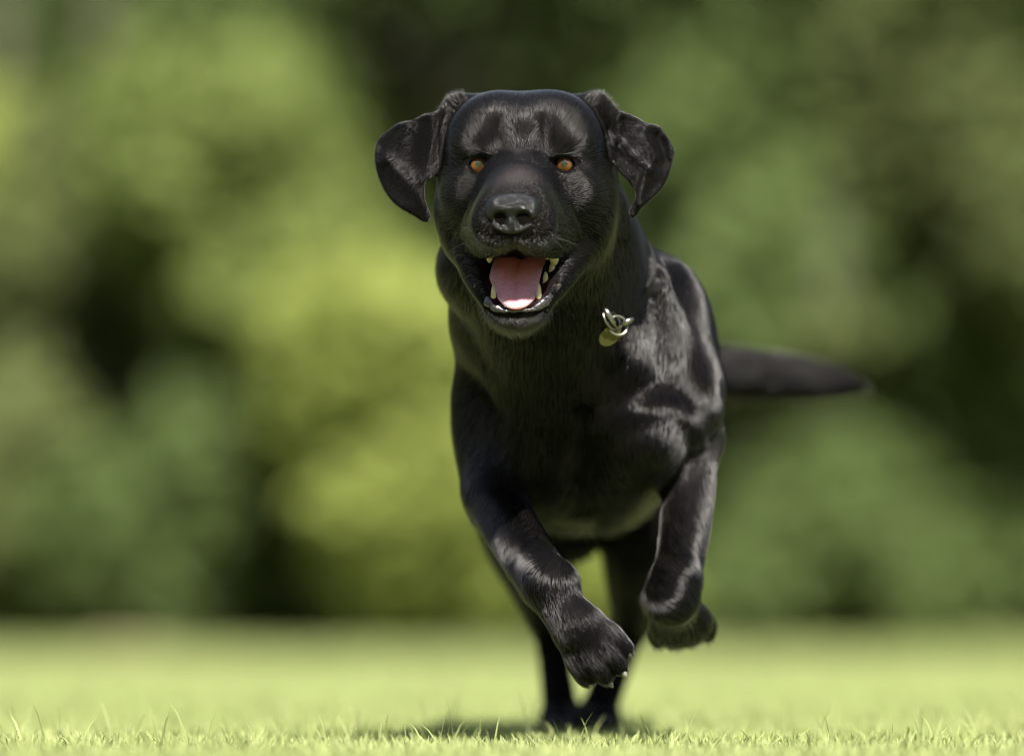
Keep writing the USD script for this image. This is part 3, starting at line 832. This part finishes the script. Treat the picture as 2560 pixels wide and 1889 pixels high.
def coat_flow(p):
    """Which way the hair lies, and how long it is (metres), at points p."""
    n = len(p)
    d, l = np.zeros((n, 3)), np.zeros(n)
    W = np.zeros(n)

    def add(w, direction, length):
        nonlocal d, l, W
        direction = np.broadcast_to(np.asarray(direction, float), (n, 3))
        direction = direction / np.maximum(np.linalg.norm(direction, axis=1, keepdims=True), 1e-9)
        d += w[:, None] * direction
        l += w * length
        W += w
    h = p - HEAD
    local = np.stack([h[:, 0] * math.cos(YAW) - h[:, 1] * math.sin(YAW), h[:, 0] * math.sin(YAW) + h[:, 1] * math.cos(YAW), h[:, 2]], 1)
    ear_l = (h[:, 0] < -0.068) & (h[:, 2] > -0.055) & (h[:, 1] < 0.1) & (h[:, 0] < -0.060 - 0.12 * np.clip(-h[:, 2], 0, 1))
    ear_r = (h[:, 0] > 0.079) & (h[:, 2] > -0.055) & (h[:, 1] < 0.1) & (h[:, 0] > 0.078)
    g = lambda c, s: np.exp(-(((p - np.asarray(c)) / np.asarray(s)) ** 2).sum(1))
    # face: away from the nose
    nose = hp(0, -118, -34)
    face = 6 * np.exp(-((local[:, 1] - 0.0) / 0.10) ** 2) * np.exp(-(np.linalg.norm(h, axis=1) / 0.15) ** 4)
    face = np.where(ear_l | ear_r, 0, face)
    ln = np.clip(0.0026 + 0.0042 * (local[:, 1] + 0.10) / 0.13, 0.0022, 0.0095)
    side = np.clip((np.abs(local[:, 0]) - 0.028) / 0.03, 0, 1) * np.clip((0.02 - local[:, 2]) / 0.04, 0, 1) * np.clip((local[:, 1] - 0.005) / 0.03, 0, 1)
    dirn = p - nose
    dirn = dirn / np.maximum(np.linalg.norm(dirn, axis=1, keepdims=True), 1e-6)
    add(face, dirn + side[:, None] * np.array([0, -0.25, -1.3]), ln)
    for on, root in ((ear_l, hp(-30, 56, 66)), (ear_r, hp(34, 56, 66))):
        add(20.0 * on, p - root, 0.0042)
    # neck, shoulders, chest, trunk, legs, tail
    add(1.5 * g((0.04, 0.15, 0.40), (0.12, 0.09, 0.08)), (0, 0.55, -0.75), 0.013)
    add(1.5 * g((-0.03, 0.22, 0.32), (0.06, 0.10, 0.09)), (-0.25, 0.45, -0.85), 0.012)
    add(3.0 * g((0.14, 0.20, 0.33), (0.05, 0.09, 0.09)), (-0.30, -0.30, -0.85), 0.011)
    add(3.0 * g((0.10, 0.14, 0.37), (0.05, 0.06, 0.07)), (-0.22, -0.42, -0.85), 0.011)
    add(1.5 * g((0.06, 0.14, 0.28), (0.06, 0.07, 0.09)), (0, 0.2, -1), 0.012)
    add(4.0 * g((0.065, 0.40, 0.17), (0.12, 0.34, 0.055)), np.stack([np.clip((p[:, 0] - 0.065) / 0.02, -1, 1), np.full(n, 0.15), np.full(n, -0.25)], 1), 0.018)
    add(1.2 * g((0.065, 0.45, 0.33), (0.2, 0.22, 0.16)), (0, 0.95, -0.25), 0.018)
    add(1.2 * g((0.065, 0.85, 0.33), (0.2, 0.20, 0.16)), (0, 0.8, -0.5), 0.018)
    add(2.0 * g((-0.005, 0.10, 0.19), (0.05, 0.10, 0.05)), (0.25, -0.5, -0.5), 0.009)
    add(3.0 * g((0.05, -0.01, 0.10), (0.04, 0.04, 0.045)), (0.5, -0.2, -0.8), 0.0055)
    add(2.0 * g((0.147, 0.17, 0.19), (0.04, 0.09, 0.06)), (-0.1, -0.55, -0.80), 0.009)
    add(2.0 * g((0.14, 0.19, 0.11), (0.04, 0.06, 0.025)), (0, 0.9, -0.2), 0.006)
    for x in (0.03, 0.11):
        add(1.5 * g((x, 0.80, 0.18), (0.05, 0.12, 0.07)), (0, 0.5, -0.8), 0.013)
        add(2.0 * g((x + 0.01, 0.91, 0.05), (0.05, 0.06, 0.05)), (0, -0.1, -1), 0.008)
    add(4.0 * g((0.24, 0.90, 0.34), (0.09, 0.05, 0.05)), (1, 0.08, -0.04), 0.015)
    add(np.full(n, 1e-4), (0, 0.7, -0.6), 0.014)
    return d / W[:, None], l / W


LIP_R = (2.4, 3.6, 3.9, 3.9, 4.2, 1.9, 1.4)
LIP_PATH = [(50, 14, -69), (47, -4, -78), (38.5, -24, -90), (28, -45, -107), (22, -56.5, -116), (12, -64, -122), (0.2, -66, -123)]


def build_dog():
    clay = build_dog_clay(0.0014)
    v, f = clay.mesh()
    v = relax(v, f, 2)
    keep = trimesh.graph.connected_component_labels(trimesh.Trimesh(v, f, process=False).face_adjacency, node_count=len(f))
    f = f[keep == np.bincount(keep).argmax()]
    used = np.unique(f)
    remap = np.full(len(v), -1)
    remap[used] = np.arange(len(used))
    v, f = v[used], remap[f]
    nrm = vertex_normals(v, f)
    base = np.array([0.066, 0.45, 0.0])
    dog = thing("dog", "black labrador running towards the camera, mouth open, pink tongue and amber eyes", "dog", base)
    h = v - HEAD
    loc = np.stack([h[:, 0] * math.cos(YAW) - h[:, 1] * math.sin(YAW), h[:, 0] * math.sin(YAW) + h[:, 1] * math.cos(YAW), h[:, 2]], 1) * 1000
    # bare skin: inside of the mouth, rims of the eyes, pads; the thin hair on the bridge lets brown through
    x, y, z = loc.T
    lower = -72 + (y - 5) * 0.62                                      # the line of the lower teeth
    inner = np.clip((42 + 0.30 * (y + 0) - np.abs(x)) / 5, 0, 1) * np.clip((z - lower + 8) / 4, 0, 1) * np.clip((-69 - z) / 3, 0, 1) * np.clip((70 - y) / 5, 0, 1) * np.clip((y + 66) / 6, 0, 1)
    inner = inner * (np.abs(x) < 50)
    rim = np.zeros(len(v))
    for s in (-1, 1):
        d = np.linalg.norm(loc - [35.6 * s, 4, 0], axis=1)
        q = np.hypot((x - 35.6 * s) / 8.6, (z + 0.6) / 6.2)
        rim = np.maximum(rim, np.clip((1.50 - q) / 0.16, 0, 1) * (d < 17) * (y < 2))
    bridge = np.exp(-((x / 17) ** 2 + ((y + 74) / 15) ** 2)) * (nrm[:, 2] > 0.2) * (z > -45)
    muzzle = np.exp(-((np.abs(x) - 24) / 14) ** 2 - ((y + 78) / 22) ** 2 - ((z + 60) / 14) ** 2)
    tint = np.tile([0.0025, 0.0022, 0.0022], (len(v), 1))
    tint += bridge[:, None] * [0.006, 0.0034, 0.0028] + 0.35 * muzzle[:, None] * [0.012, 0.007, 0.005]
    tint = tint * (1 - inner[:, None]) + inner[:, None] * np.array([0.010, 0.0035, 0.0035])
    tint = tint * (1 - rim[:, None]) + rim[:, None] * np.array([0.004, 0.0035, 0.0035])
    wet = np.clip(inner + rim, 0, 1)
    skin = look("dog_skin", {
        "c": ("attribute", {"attribute": "tint"}), "w": ("attribute", {"attribute": "wet"}), "g": ("geometry", {}),
        "n": ("noise_texture", {"scale": 900.0, "detail": 2.0}), "b": ("bump", {"strength": 0.35, "distance": 0.0006}),
        "r": ("map_range", {"from_min": 0.0, "from_max": 1.0, "to_min": 0.55, "to_max": 0.22}), "p": ("principled_bsdf", {"ior": 1.06})},
        [("c.color", "p.base_color"), ("w.fac", "r.value"), ("r.result", "p.roughness"), ("g.position", "n.vector"), ("n.fac", "b.height"), ("b.normal", "p.normal")])
    shape("body", (v, f), skin, dog, base=base, primvars={"tint": tint, "wet": wet})

    # ---- coat
    hair = look("dog_hair", {"p": ("principled_hair_bsdf", {"model": "Chiang", "parametrization": "Direct coloring", "color": (0.0050, 0.0043, 0.0042), "roughness": 0.16, "radial_roughness": 0.22, "ior": 1.38, "offset": math.radians(2), "random_roughness": 0.0})}, surface="p.BSDF")
    satin = look("dog_hair_body", {"p": ("principled_hair_bsdf", {"model": "Chiang", "parametrization": "Direct coloring", "color": (0.0040, 0.0035, 0.0035), "roughness": 0.105, "radial_roughness": 0.16, "ior": 1.29, "offset": math.radians(2)})}, surface="p.BSDF")
    leghair = look("dog_hair_legs", {"p": ("principled_hair_bsdf", {"model": "Chiang", "parametrization": "Direct coloring", "color": (0.0040, 0.0035, 0.0035), "roughness": 0.20, "radial_roughness": 0.28, "ior": 1.40, "offset": math.radians(2), "random_roughness": 0.3})}, surface="p.BSDF")
    brown = look("dog_hair_thin", {"p": ("principled_hair_bsdf", {"model": "Chiang", "parametrization": "Direct coloring", "color": (0.016, 0.010, 0.008), "roughness": 0.17, "radial_roughness": 0.24, "ior": 1.34, "offset": math.radians(2)})}, surface="p.BSDF")
    rng = np.random.default_rng(23)
    cen = v[f].mean(1)
    fl = loc[f].mean(1)
    bare = np.maximum(wet, 0)[f].max(1) > 0.25
    nosey = (np.abs(fl[:, 0]) < 16.5) & (fl[:, 1] < -87) & (fl[:, 2] > -63) & (fl[:, 2] < -31)
    headish = np.exp(-(np.linalg.norm(cen - HEAD - [0, 0.03, -0.03], axis=1) / 0.155) ** 8)
    front = np.clip(1.15 - 1.1 * (cen[:, 1] - 0.05), 0.30, 1.0) + 0.7 * np.exp(-((cen - [0.065, 0.33, 0.19]) / [0.09, 0.16, 0.05]) ** 2 @ np.ones(3))
    lips = np.array([hp(q[0] * k, q[1], q[2]) for k in (-1, 1) for q in LIP_PATH])
    from scipy.spatial import cKDTree
    dense = np.vstack([lips[i] + (lips[i + 1] - lips[i]) * t for i in [*range(len(LIP_PATH) - 1), *range(len(LIP_PATH), 2 * len(LIP_PATH) - 1)] for t in np.linspace(0, 1, 8)])
    near = cKDTree(dense).query(cen)[0] < 0.0052
    mouth_in = bare | nosey | near

    def grow(name, n, weight, width, lift, scale=1.0, material=hair, wild=0.065, turn=0.5):
        p, pick, bc = surface_points(rng, v, f, n, weight * ~mouth_in)
        nn = (nrm[f[pick]] * bc[:, :, None]).sum(1)
        nn /= np.linalg.norm(nn, axis=1, keepdims=True)
        d, ln = coat_flow(p)
        # locks: neighbouring hairs share a slight turn
        sw = np.stack([meshkit.noise(p * 95, 1), meshkit.noise(p * 95, 2), meshkit.noise(p * 95, 3)], 1) - 0.5
        sw2 = np.stack([meshkit.noise(p * 28, 4), meshkit.noise(p * 28, 5), meshkit.noise(p * 28, 6)], 1) - 0.5
        d = d / np.maximum(np.linalg.norm(d, axis=1, keepdims=True), 1e-9) + 0.32 * turn * sw + 0.24 * turn * sw2 + wild * rng.normal(size=(n, 3))
        d -= nn * (d * nn).sum(1, keepdims=True)
        d /= np.maximum(np.linalg.norm(d, axis=1, keepdims=True), 1e-9)
        ln = ln * rng.uniform(0.65, 1.2, n) * scale
        lf = (lift + 0.5 * np.clip(-nn[:, 2] - 0.35, 0, 0.5) * (p[:, 2] < 0.26) * (p[:, 1] > 0.16) * (p[:, 1] < 0.8)) * rng.uniform(0.5, 1.5, n) * (1 + 1.3 * np.exp(-(np.linalg.norm(p - hp(0, -85, -50), axis=1) / 0.045) ** 2))
        L = ln[:, None]
        p0 = p - nn * 0.0003
        p1 = p + d * L * 0.33 + nn * L * lf[:, None] * 0.62
        p2 = p + d * L * 0.68 + nn * L * lf[:, None] * 0.95
        p3 = p + d * L * 1.00 + nn * L * lf[:, None] * 1.00
        w = width * rng.uniform(0.7, 1.2, n)[:, None] * np.array([1.0, 0.9, 0.65, 0.15])
        strands(name, p0, [p1, p2, p3], w, material, dog, base).SetCustomDataByKey("kind", "stuff")
    thin = np.exp(-((fl[:, 0] / 18) ** 2 + ((fl[:, 1] + 70) / 18) ** 2)) * (fl[:, 2] > -42) * headish
    hx, hz_ = cen[:, 0] - HEAD[0], cen[:, 2] - HEAD[2]
    earish = 1.0 * (((hx < -0.068) & (hx < -0.060 - 0.12 * np.clip(-hz_, 0, 1))) | (hx > 0.078)) * (hz_ > -0.055) * (cen[:, 1] < 0.1)
    grow("ear_coat", 26000, earish, 0.00011, 0.06, 0.75, hair, 0.04, 0.22)
    under = 1 / (1 + np.exp(np.clip((fl[:, 2] + 47) / 4.5, -30, 30))) * headish
    grow("jaw_coat", 24000, under * (1 + 1.2 * (cen[:, 1] < 0.04)), 0.00011, 0.13, 1.0, hair)
    grow("head_coat", 92000, headish * (1 - earish) * (1 - 0.9 * under) * (1 - 0.5 * thin) * (1 + 0.8 * (cen[:, 1] < 0.07)) * (1 + 0.9 * np.exp(-((fl[:, 1] + 75) / 40) ** 2)), 0.00011, 0.13)
    grow("bridge_coat", 6000, thin, 0.00013, 0.16, 0.8, brown)
    legs = np.exp(-((cen[:, 1] - 0.08) / 0.17) ** 6) * np.clip((0.285 - cen[:, 2]) / 0.03, 0, 1) * (1 - headish) * np.where(cen[:, 1] < 0.24, 1, 0) * np.where((cen[:, 0] < 0.085) & (cen[:, 0] > 0.0) & (cen[:, 2] > 0.17), 0.0, 1.0)
    grow("leg_coat", 40000, legs, 0.00013, 0.08, 0.85, leghair, 0.08, turn=0.6)
    belly = np.clip((0.235 - cen[:, 2]) / 0.03, 0, 1) * np.clip((cen[:, 1] - 0.19) / 0.04, 0, 1) * np.clip((0.80 - cen[:, 1]) / 0.06, 0, 1) * np.clip(0.8 - 1.2 * nrm[f].mean(1)[:, 2], 0, 1)
    grow("belly_coat", 3000, belly, 0.00022, 0.10, 1.0, satin, 0.12)
    grow("body_coat", 110000, (1 - headish) * front * (1 + 0.8 * (cen[:, 1] < 0.26)) * (1 - 0.8 * legs) * (1 - 0.95 * np.clip(belly, 0, 1)), 0.00019, 0.055, 1.0, satin, 0.035, turn=0.13)
    chin = np.exp(-((fl[:, 0] / 22) ** 2 + ((fl[:, 1] + 56) / 14) ** 2 + ((fl[:, 2] + 130) / 9) ** 2))
    grow("chin_coat", 2000, chin, 0.00012, 0.55, 1.9, hair, 0.4)
    lipline = np.exp(-(((np.abs(fl[:, 0]) - 12) / 16) ** 2 + ((fl[:, 1] + 88) / 14) ** 2 + ((fl[:, 2] + 66) / 7) ** 2)) * ~nosey
    grow("lip_coat", 1500, lipline, 0.00012, 0.55, 1.3, hair, 0.4)

    # ---- whiskers
    P0, M1, M2, M3 = [], [], [], []
    for s in (-1, 1):
        for _ in range(10):
            o = hp(s * rng.uniform(20, 33), rng.uniform(-90, -40), rng.uniform(-68, -46))
            d = np.array([s * rng.uniform(0.7, 1.0), rng.uniform(-0.1, 0.5), rng.uniform(-0.6, 0.15)])
            d /= np.linalg.norm(d)
            ln = rng.uniform(0.012, 0.030)
            P0.append(o), M1.append(o + d * ln * 0.4), M2.append(o + d * ln * 0.75 + [0, 0.0004, -0.001]), M3.append(o + d * ln + [0, 0.001, -0.003])
    pale = look("whisker_hair", {"p": ("principled_bsdf", {"base_color": (0.02, 0.018, 0.017), "roughness": 0.45})})
    for q in zip(P0, M1, M2, M3):
        strands("whisker", np.array([q[0]]), [np.array([t]) for t in q[1:]], np.array([0.00017, 0.00014, 0.0001, 0.00005]), pale, dog, base)

    # ---- nose leather
    leather = look("nose_leather", {
        "g": ("geometry", {}), "v": ("voronoi_texture", {"feature": "distance_to_edge", "scale": 1500.0}), "r": ("rgb_ramp", {"ramp": [(0.0, (0, 0, 0)), (0.28, (1, 1, 1))]}),
        "b": ("bump", {"strength": 0.5, "distance": 0.0005}), "p": ("principled_bsdf", {"base_color": (0.003, 0.003, 0.0035), "roughness": 0.22, "ior": 1.33})},
        [("g.position", "v.vector"), ("v.distance", "r.fac"), ("r.color", "b.height"), ("b.normal", "p.normal")])
    shape("nose", build_nose(), leather, dog, base=base)

    # ---- tongue
    flesh = look("tongue_flesh", {
        "g": ("geometry", {}), "n": ("noise_texture", {"scale": 260.0, "detail": 4.0}), "n2": ("noise_texture", {"scale": 900.0, "detail": 2.0}),
        "r": ("rgb_ramp", {"ramp": [(0.3, (0.34, 0.155, 0.18)), (0.7, (0.42, 0.22, 0.245))]}), "b": ("bump", {"strength": 0.35, "distance": 0.0006}),
        "p": ("principled_bsdf", {"roughness": 0.33, "subsurface_weight": 0.35, "subsurface_scale": 0.004, "subsurface_radius": (1.0, 0.35, 0.25), "coat_weight": 0.08, "coat_roughness": 0.2})},
        [("g.position", "n.vector"), ("g.position", "n2.vector"), ("n.fac", "r.fac"), ("r.color", "p.base_color"), ("n2.fac", "b.height"), ("b.normal", "p.normal")])
    shape("tongue", sweep_tongue(), flesh, dog, base=base)

    # ---- wet black lips along the lower jaw and the gum behind them
    lip = look("lip_skin", {"g": ("geometry", {}), "n": ("noise_texture", {"scale": 240.0, "detail": 4.0}), "r": ("rgb_ramp", {"ramp": [(0.40, (0.006, 0.005, 0.006)), (0.75, (0.026, 0.020, 0.024))]}),
                            "b": ("bump", {"strength": 0.5, "distance": 0.0012}), "p": ("principled_bsdf", {"roughness": 0.38, "coat_weight": 0.1, "coat_roughness": 0.15})},
               [("g.position", "n.vector"), ("n.fac", "r.fac"), ("r.color", "p.base_color"), ("n.fac", "b.height"), ("b.normal", "p.normal")])
    path = [hp(-q[0], q[1], q[2]) for q in LIP_PATH[:-1]] + [hp(*LIP_PATH[-1])] + [hp(*q) for q in LIP_PATH[-2::-1]]
    lv, lf = tube_mesh(path, mm(*LIP_R, *LIP_R[-2::-1]), 18, 14)
    ln_ = vertex_normals(lv, lf)
    lv = lv + ln_ * ((meshkit.fbm(lv * 160, 3, 2) - 0.5) * 0.0042 + (meshkit.noise(lv * 520, 5) - 0.5) * 0.0010)[:, None]
    shape("lower_lip", (lv, lf), lip, dog, base=base)
    gum = look("gum_skin", {"g": ("geometry", {}), "n": ("noise_texture", {"scale": 180.0, "detail": 3.0}), "r": ("rgb_ramp", {"ramp": [(0.4, (0.025, 0.009, 0.011)), (0.62, (0.10, 0.04, 0.04))]}), "p": ("principled_bsdf", {"roughness": 0.25})},
               [("g.position", "n.vector"), ("n.fac", "r.fac"), ("r.color", "p.base_color")])
    shape("lower_gum", tube_mesh([hp(36, 16, -80), hp(31, -10, -90), hp(25, -32, -103), hp(18, -54, -115), hp(9, -61, -119), hp(-9, -61, -119), hp(-18, -54, -115), hp(-25, -32, -103), hp(-31, -10, -90), hp(-36, 16, -80)],
                                 mm(4, 5, 5, 4.2, 3.2, 3.2, 4.2, 5, 5, 4), 12, 6), gum, dog, base=base)

    # ---- teeth
    enamel = look("tooth_enamel", {"g": ("geometry", {}), "n": ("noise_texture", {"scale": 120.0}), "r": ("rgb_ramp", {"ramp": [(0.3, (0.21, 0.175, 0.075)), (0.7, (0.29, 0.26, 0.16))]}), "p": ("principled_bsdf", {"roughness": 0.25, "subsurface_weight": 0.1, "subsurface_scale": 0.002})},
                  [("g.position", "n.vector"), ("n.fac", "r.fac"), ("r.color", "p.base_color")])

    def tooth(pts, radii):
        shape("tooth", tube_mesh([hp(*q) for q in pts], mm(*radii), 10, 5), enamel, dog, base=base)
    for s in (-1, 1):
        tooth([(17.2 * s, -54, -117), (18.6 * s, -58, -110), (18.8 * s, -57.5, -104), (18.0 * s, -55, -99.5)], (2.6, 2.3, 1.5, 0.4))
        for i, xx in enumerate((2.2, 6.4, 10.4)):
            tooth([(xx * s, -62.5 + i, -119), (xx * s, -64 + i, -115.5), (xx * s, -63.5 + i, -113.2)], (1.7, 1.8, 0.9))
    tooth([(22.5, -38, -102), (22.8, -39, -95), (22.4, -38, -90)], (2.5, 2.3, 0.8))
    tooth([(27.0, -25, -96), (27.3, -26, -87), (26.8, -25, -82)], (3.1, 2.9, 1.1))
    tooth([(29.0, -26, -68), (29.0, -27, -78), (28.6, -26, -84)], (4.4, 4.2, 1.5))
    tooth([(24.5, -40, -66), (24.5, -41, -75), (24.2, -40, -79.5)], (3.0, 2.8, 0.9))
    tooth([(-23.5, -38, -67), (-23.5, -39, -77), (-23.2, -38, -82)], (3.2, 3.0, 0.9))

    # ---- eyes: a ball with coloured iris and pupil under a clear gloss
    def eye(centre, look_at):
        m = trimesh.creation.icosphere(5, 1.0)
        d = np.array(m.vertices)
        ax = look_at - centre
        ax /= np.linalg.norm(ax)
        ang = np.arccos(np.clip(d @ ax, -1, 1))
        r = np.maximum(0.01135, 0.0034 * np.cos(ang) + np.sqrt(np.maximum(0.0084 ** 2 - (0.0034 * np.sin(ang)) ** 2, 0))) * (ang < 1.2) + 0.01135 * (ang >= 1.2)
        e = ang * 11.35
        e1 = np.cross(ax, [0, 0, 1.0]); e1 /= np.linalg.norm(e1)
        e2 = np.cross(e1, ax)
        th = np.arctan2(d @ e2, d @ e1)
        streak = 0.5 + 0.25 * np.sin(23 * th + 1.3 * np.sin(7 * th)) + 0.25 * np.sin(41 * th + 2)
        iris = np.array([0.066, 0.026, 0.0055]) * (0.72 + 0.45 * streak[:, None]) * (1.12 - 0.5 * np.clip((e - 5.0) / 1.6, 0, 1)[:, None])
        inner_ring = np.array([0.035, 0.020, 0.008])
        iris = iris + (inner_ring - iris) * np.clip((4.0 - e) / 1.4, 0, 1)[:, None]
        col = iris + (np.array([0.010, 0.012, 0.006]) - iris) * np.clip((2.9 - e) / 0.7, 0, 1)[:, None]
        col = np.where((e > 6.6)[:, None], [0.004, 0.003, 0.003], col)
        return (centre + d * r[:, None], np.array(m.faces)), col
    ball = look("eye_gloss", {"c": ("attribute", {"attribute": "tint"}), "p": ("principled_bsdf", {"roughness": 0.6, "ior": 1.02, "coat_weight": 1.0, "coat_roughness": 0.10, "coat_ior": 1.5})}, [("c.color", "p.base_color")])
    for s in (-1, 1):
        c_ = hp(35.6 * s, 1.4, 0.0)
        g, col = eye(c_, c_ + np.array([0.0 - 0.03 * s, -1.0, 0.02]))
        shape("eye", g, ball, dog, base=base, primvars={"tint": col})

    # ---- claws
    horn = look("claw_horn", {"p": ("principled_bsdf", {"base_color": (0.03, 0.027, 0.025), "roughness": 0.3})})
    white = look("claw_horn_pale", {"p": ("principled_bsdf", {"base_color": (0.16, 0.15, 0.135), "roughness": 0.4})})
    b0, ax, side, up = clay.paw
    for k, (a, s_, u) in enumerate(((0.037, -0.0205, -0.004), (0.048, -0.0070, 0.000), (0.048, 0.0072, 0.000), (0.038, 0.0197, -0.003))):
        o = b0 + ax * a + side * s_ + up * u
        pr = shape("claw", tube_mesh([o - ax * 0.006, o + ax * 0.002 + up * 0.0008, o + ax * 0.0060 - up * 0.0015], [0.0027, 0.0024, 0.0008], 10, 5), white if k in (2, 0) else horn, dog, base=base)
        if k in (0, 2):
            pr.SetCustomDataByKey("label", "pale claw")
    for x in (0.046, 0.083):
        for i, dx in enumerate((-0.0135, -0.0045, 0.0045, 0.0135)):
            o = np.array([x + dx, 0.853 - 0.012 * (i in (1, 2)), 0.012])
            shape("claw", tube_mesh([o + [0, 0.004, 0], o + [0, -0.004, 0], o + [0, -0.010, -0.005]], [0.0026, 0.0024, 0.0006], 8, 4), horn, dog, base=base)

    # ---- collar: black strap sunk in the coat, steel ring, clip and brass tag at the side of the neck
    steel = look("ring_steel", {"p": ("principled_bsdf", {"base_color": (0.17, 0.165, 0.14), "metallic": 1.0, "roughness": 0.3})})
    brass = look("tag_brass", {"p": ("principled_bsdf", {"base_color": (0.06, 0.058, 0.016), "metallic": 0.8, "roughness": 0.45})})
    strap = look("collar_leather", {"p": ("principled_bsdf", {"base_color": (0.003, 0.003, 0.003), "roughness": 0.7, "ior": 1.25})})
    tm = trimesh.Trimesh(v, f, process=False)
    eye0 = np.array([0, -CAM_DISTANCE, CAM_HEIGHT])
    d0 = at(1346, 705, 0.1) - eye0
    hit0, _, _ = tm.ray.intersects_location([eye0], [d0 / np.linalg.norm(d0)], multiple_hits=False)
    front_y = hit0[0][1]
    R = lambda px, py, yy: at(px, py, front_y + (yy - 0.118) - 0.006)
    o = R(1346, 708, 0.118)
    collar = thing("dog_collar", "black dog collar with steel ring and brass tag on the dog's neck", "collar", o)
    # the strap follows the neck: rays from its axis to the coat in a tilted plane
    c0 = np.array([0.030, 0.165, 0.385])
    n0 = np.array([0.08, 0.62, -0.78]); n0 /= np.linalg.norm(n0)
    e1 = np.array([1.0, 0, 0]) - n0 * n0[0]; e1 /= np.linalg.norm(e1)
    e2 = np.cross(n0, e1)
    th = np.linspace(0, 2 * math.pi, 72, endpoint=False)
    dirs = np.cos(th)[:, None] * e1 + np.sin(th)[:, None] * e2
    far = c0 + dirs * 0.16
    hit, ray, _ = tm.ray.intersects_location(np.tile(c0, (72, 1)), dirs, multiple_hits=False)
    rad = np.full(72, np.nan)
    rad[ray] = np.linalg.norm(hit - c0, axis=1)
    rad = np.where(np.isnan(rad), np.nanmedian(rad), np.minimum(rad, 0.115))
    for _ in range(6):
        rad = np.maximum(rad, 0.5 * rad + 0.25 * (np.roll(rad, 1) + np.roll(rad, -1)))
        rad = 0.5 * rad + 0.25 * (np.roll(rad, 1) + np.roll(rad, -1))
    V, F = [], []
    for i in range(72):
        for (w_, t_) in ((-0.006, -0.0045), (0.006, -0.0045), (0.006, -0.0012), (-0.006, -0.0012)):
            V.append(c0 + dirs[i] * (rad[i] + t_) + n0 * w_)
    for i in range(72):
        j = (i + 1) % 72
        for k in range(4):
            a_, b_ = i * 4 + k, i * 4 + (k + 1) % 4
            c_, d_ = j * 4 + (k + 1) % 4, j * 4 + k
            F += [(a_, b_, c_), (a_, c_, d_)]
    shape("strap", (np.array(V), np.array(F)), strap, collar, smooth=30, base=o)

    def ring(centre, normal, r, w, stretch=1.0, turn=0.0):
        normal = np.asarray(normal, float) / np.linalg.norm(normal)
        a = np.cross(normal, [0.1, 0.9, 0.3]); a /= np.linalg.norm(a)
        b = np.cross(normal, a)
        a, b = a * math.cos(turn) + b * math.sin(turn), b * math.cos(turn) - a * math.sin(turn)
        th_ = np.linspace(0, 2 * math.pi, 40, endpoint=False)
        ph = np.linspace(0, 2 * math.pi, 12, endpoint=False)
        rad_ = np.cos(th_)[:, None] * a * stretch + np.sin(th_)[:, None] * b
        V_ = (centre + r * rad_)[:, None] + w * (np.cos(ph)[None, :, None] * rad_[:, None] + np.sin(ph)[None, :, None] * normal)
        i, j = np.meshgrid(np.arange(40), np.arange(12), indexing="ij")
        q = np.stack([i * 12 + j, ((i + 1) % 40) * 12 + j, ((i + 1) % 40) * 12 + (j + 1) % 12, i * 12 + (j + 1) % 12], -1).reshape(-1, 4)
        return V_.reshape(-1, 3), np.vstack([q[:, [0, 1, 2]], q[:, [0, 2, 3]]])
    shape("ring", ring(R(1351, 712, 0.112), (0.35, -1, 0.25), 0.0082, 0.0014), steel, collar, base=o)
    shape("ring", ring(R(1338, 700, 0.112), (0.75, -0.55, 0.35), 0.0085, 0.0011, 1.25, 0.5), steel, collar, base=o)
    shape("clip", tube_mesh([R(1318, 672, 0.112), R(1328, 684, 0.106), R(1338, 700, 0.106), R(1345, 714, 0.11)], [0.0016, 0.0028, 0.0024, 0.0014], 10, 5), steel, collar, base=o)
    shape("buckle", tube_mesh([R(1358, 712, 0.115), R(1370, 704, 0.111), R(1384, 697, 0.114)], [0.0014, 0.0028, 0.0014], 10, 5), steel, collar, base=o)
    import manifold3d
    tagm = trimesh.creation.cylinder(radius=0.0078, height=0.0014, sections=40)
    hole = trimesh.creation.cylinder(radius=0.0016, height=0.006, sections=16)
    hole.apply_translation([0.0055, 0, 0])
    tg = trimesh.boolean.difference([tagm, hole], engine="manifold")
    tg.apply_scale([1.35, 0.9, 1])
    Rm = trimesh.transformations.rotation_matrix(math.radians(78), [1, 0, 0]) 
    Rm = trimesh.transformations.rotation_matrix(math.radians(22), [1, 0, 0]) @ trimesh.transformations.rotation_matrix(math.radians(-40), [0, 1, 0]) @ Rm
    tg.apply_transform(Rm)
    tg.apply_translation(R(1334, 734, 0.112))
    usd_tag = shape("tag", (np.array(tg.vertices), np.array(tg.faces)), brass, collar, smooth=30, base=o)


build_dog()
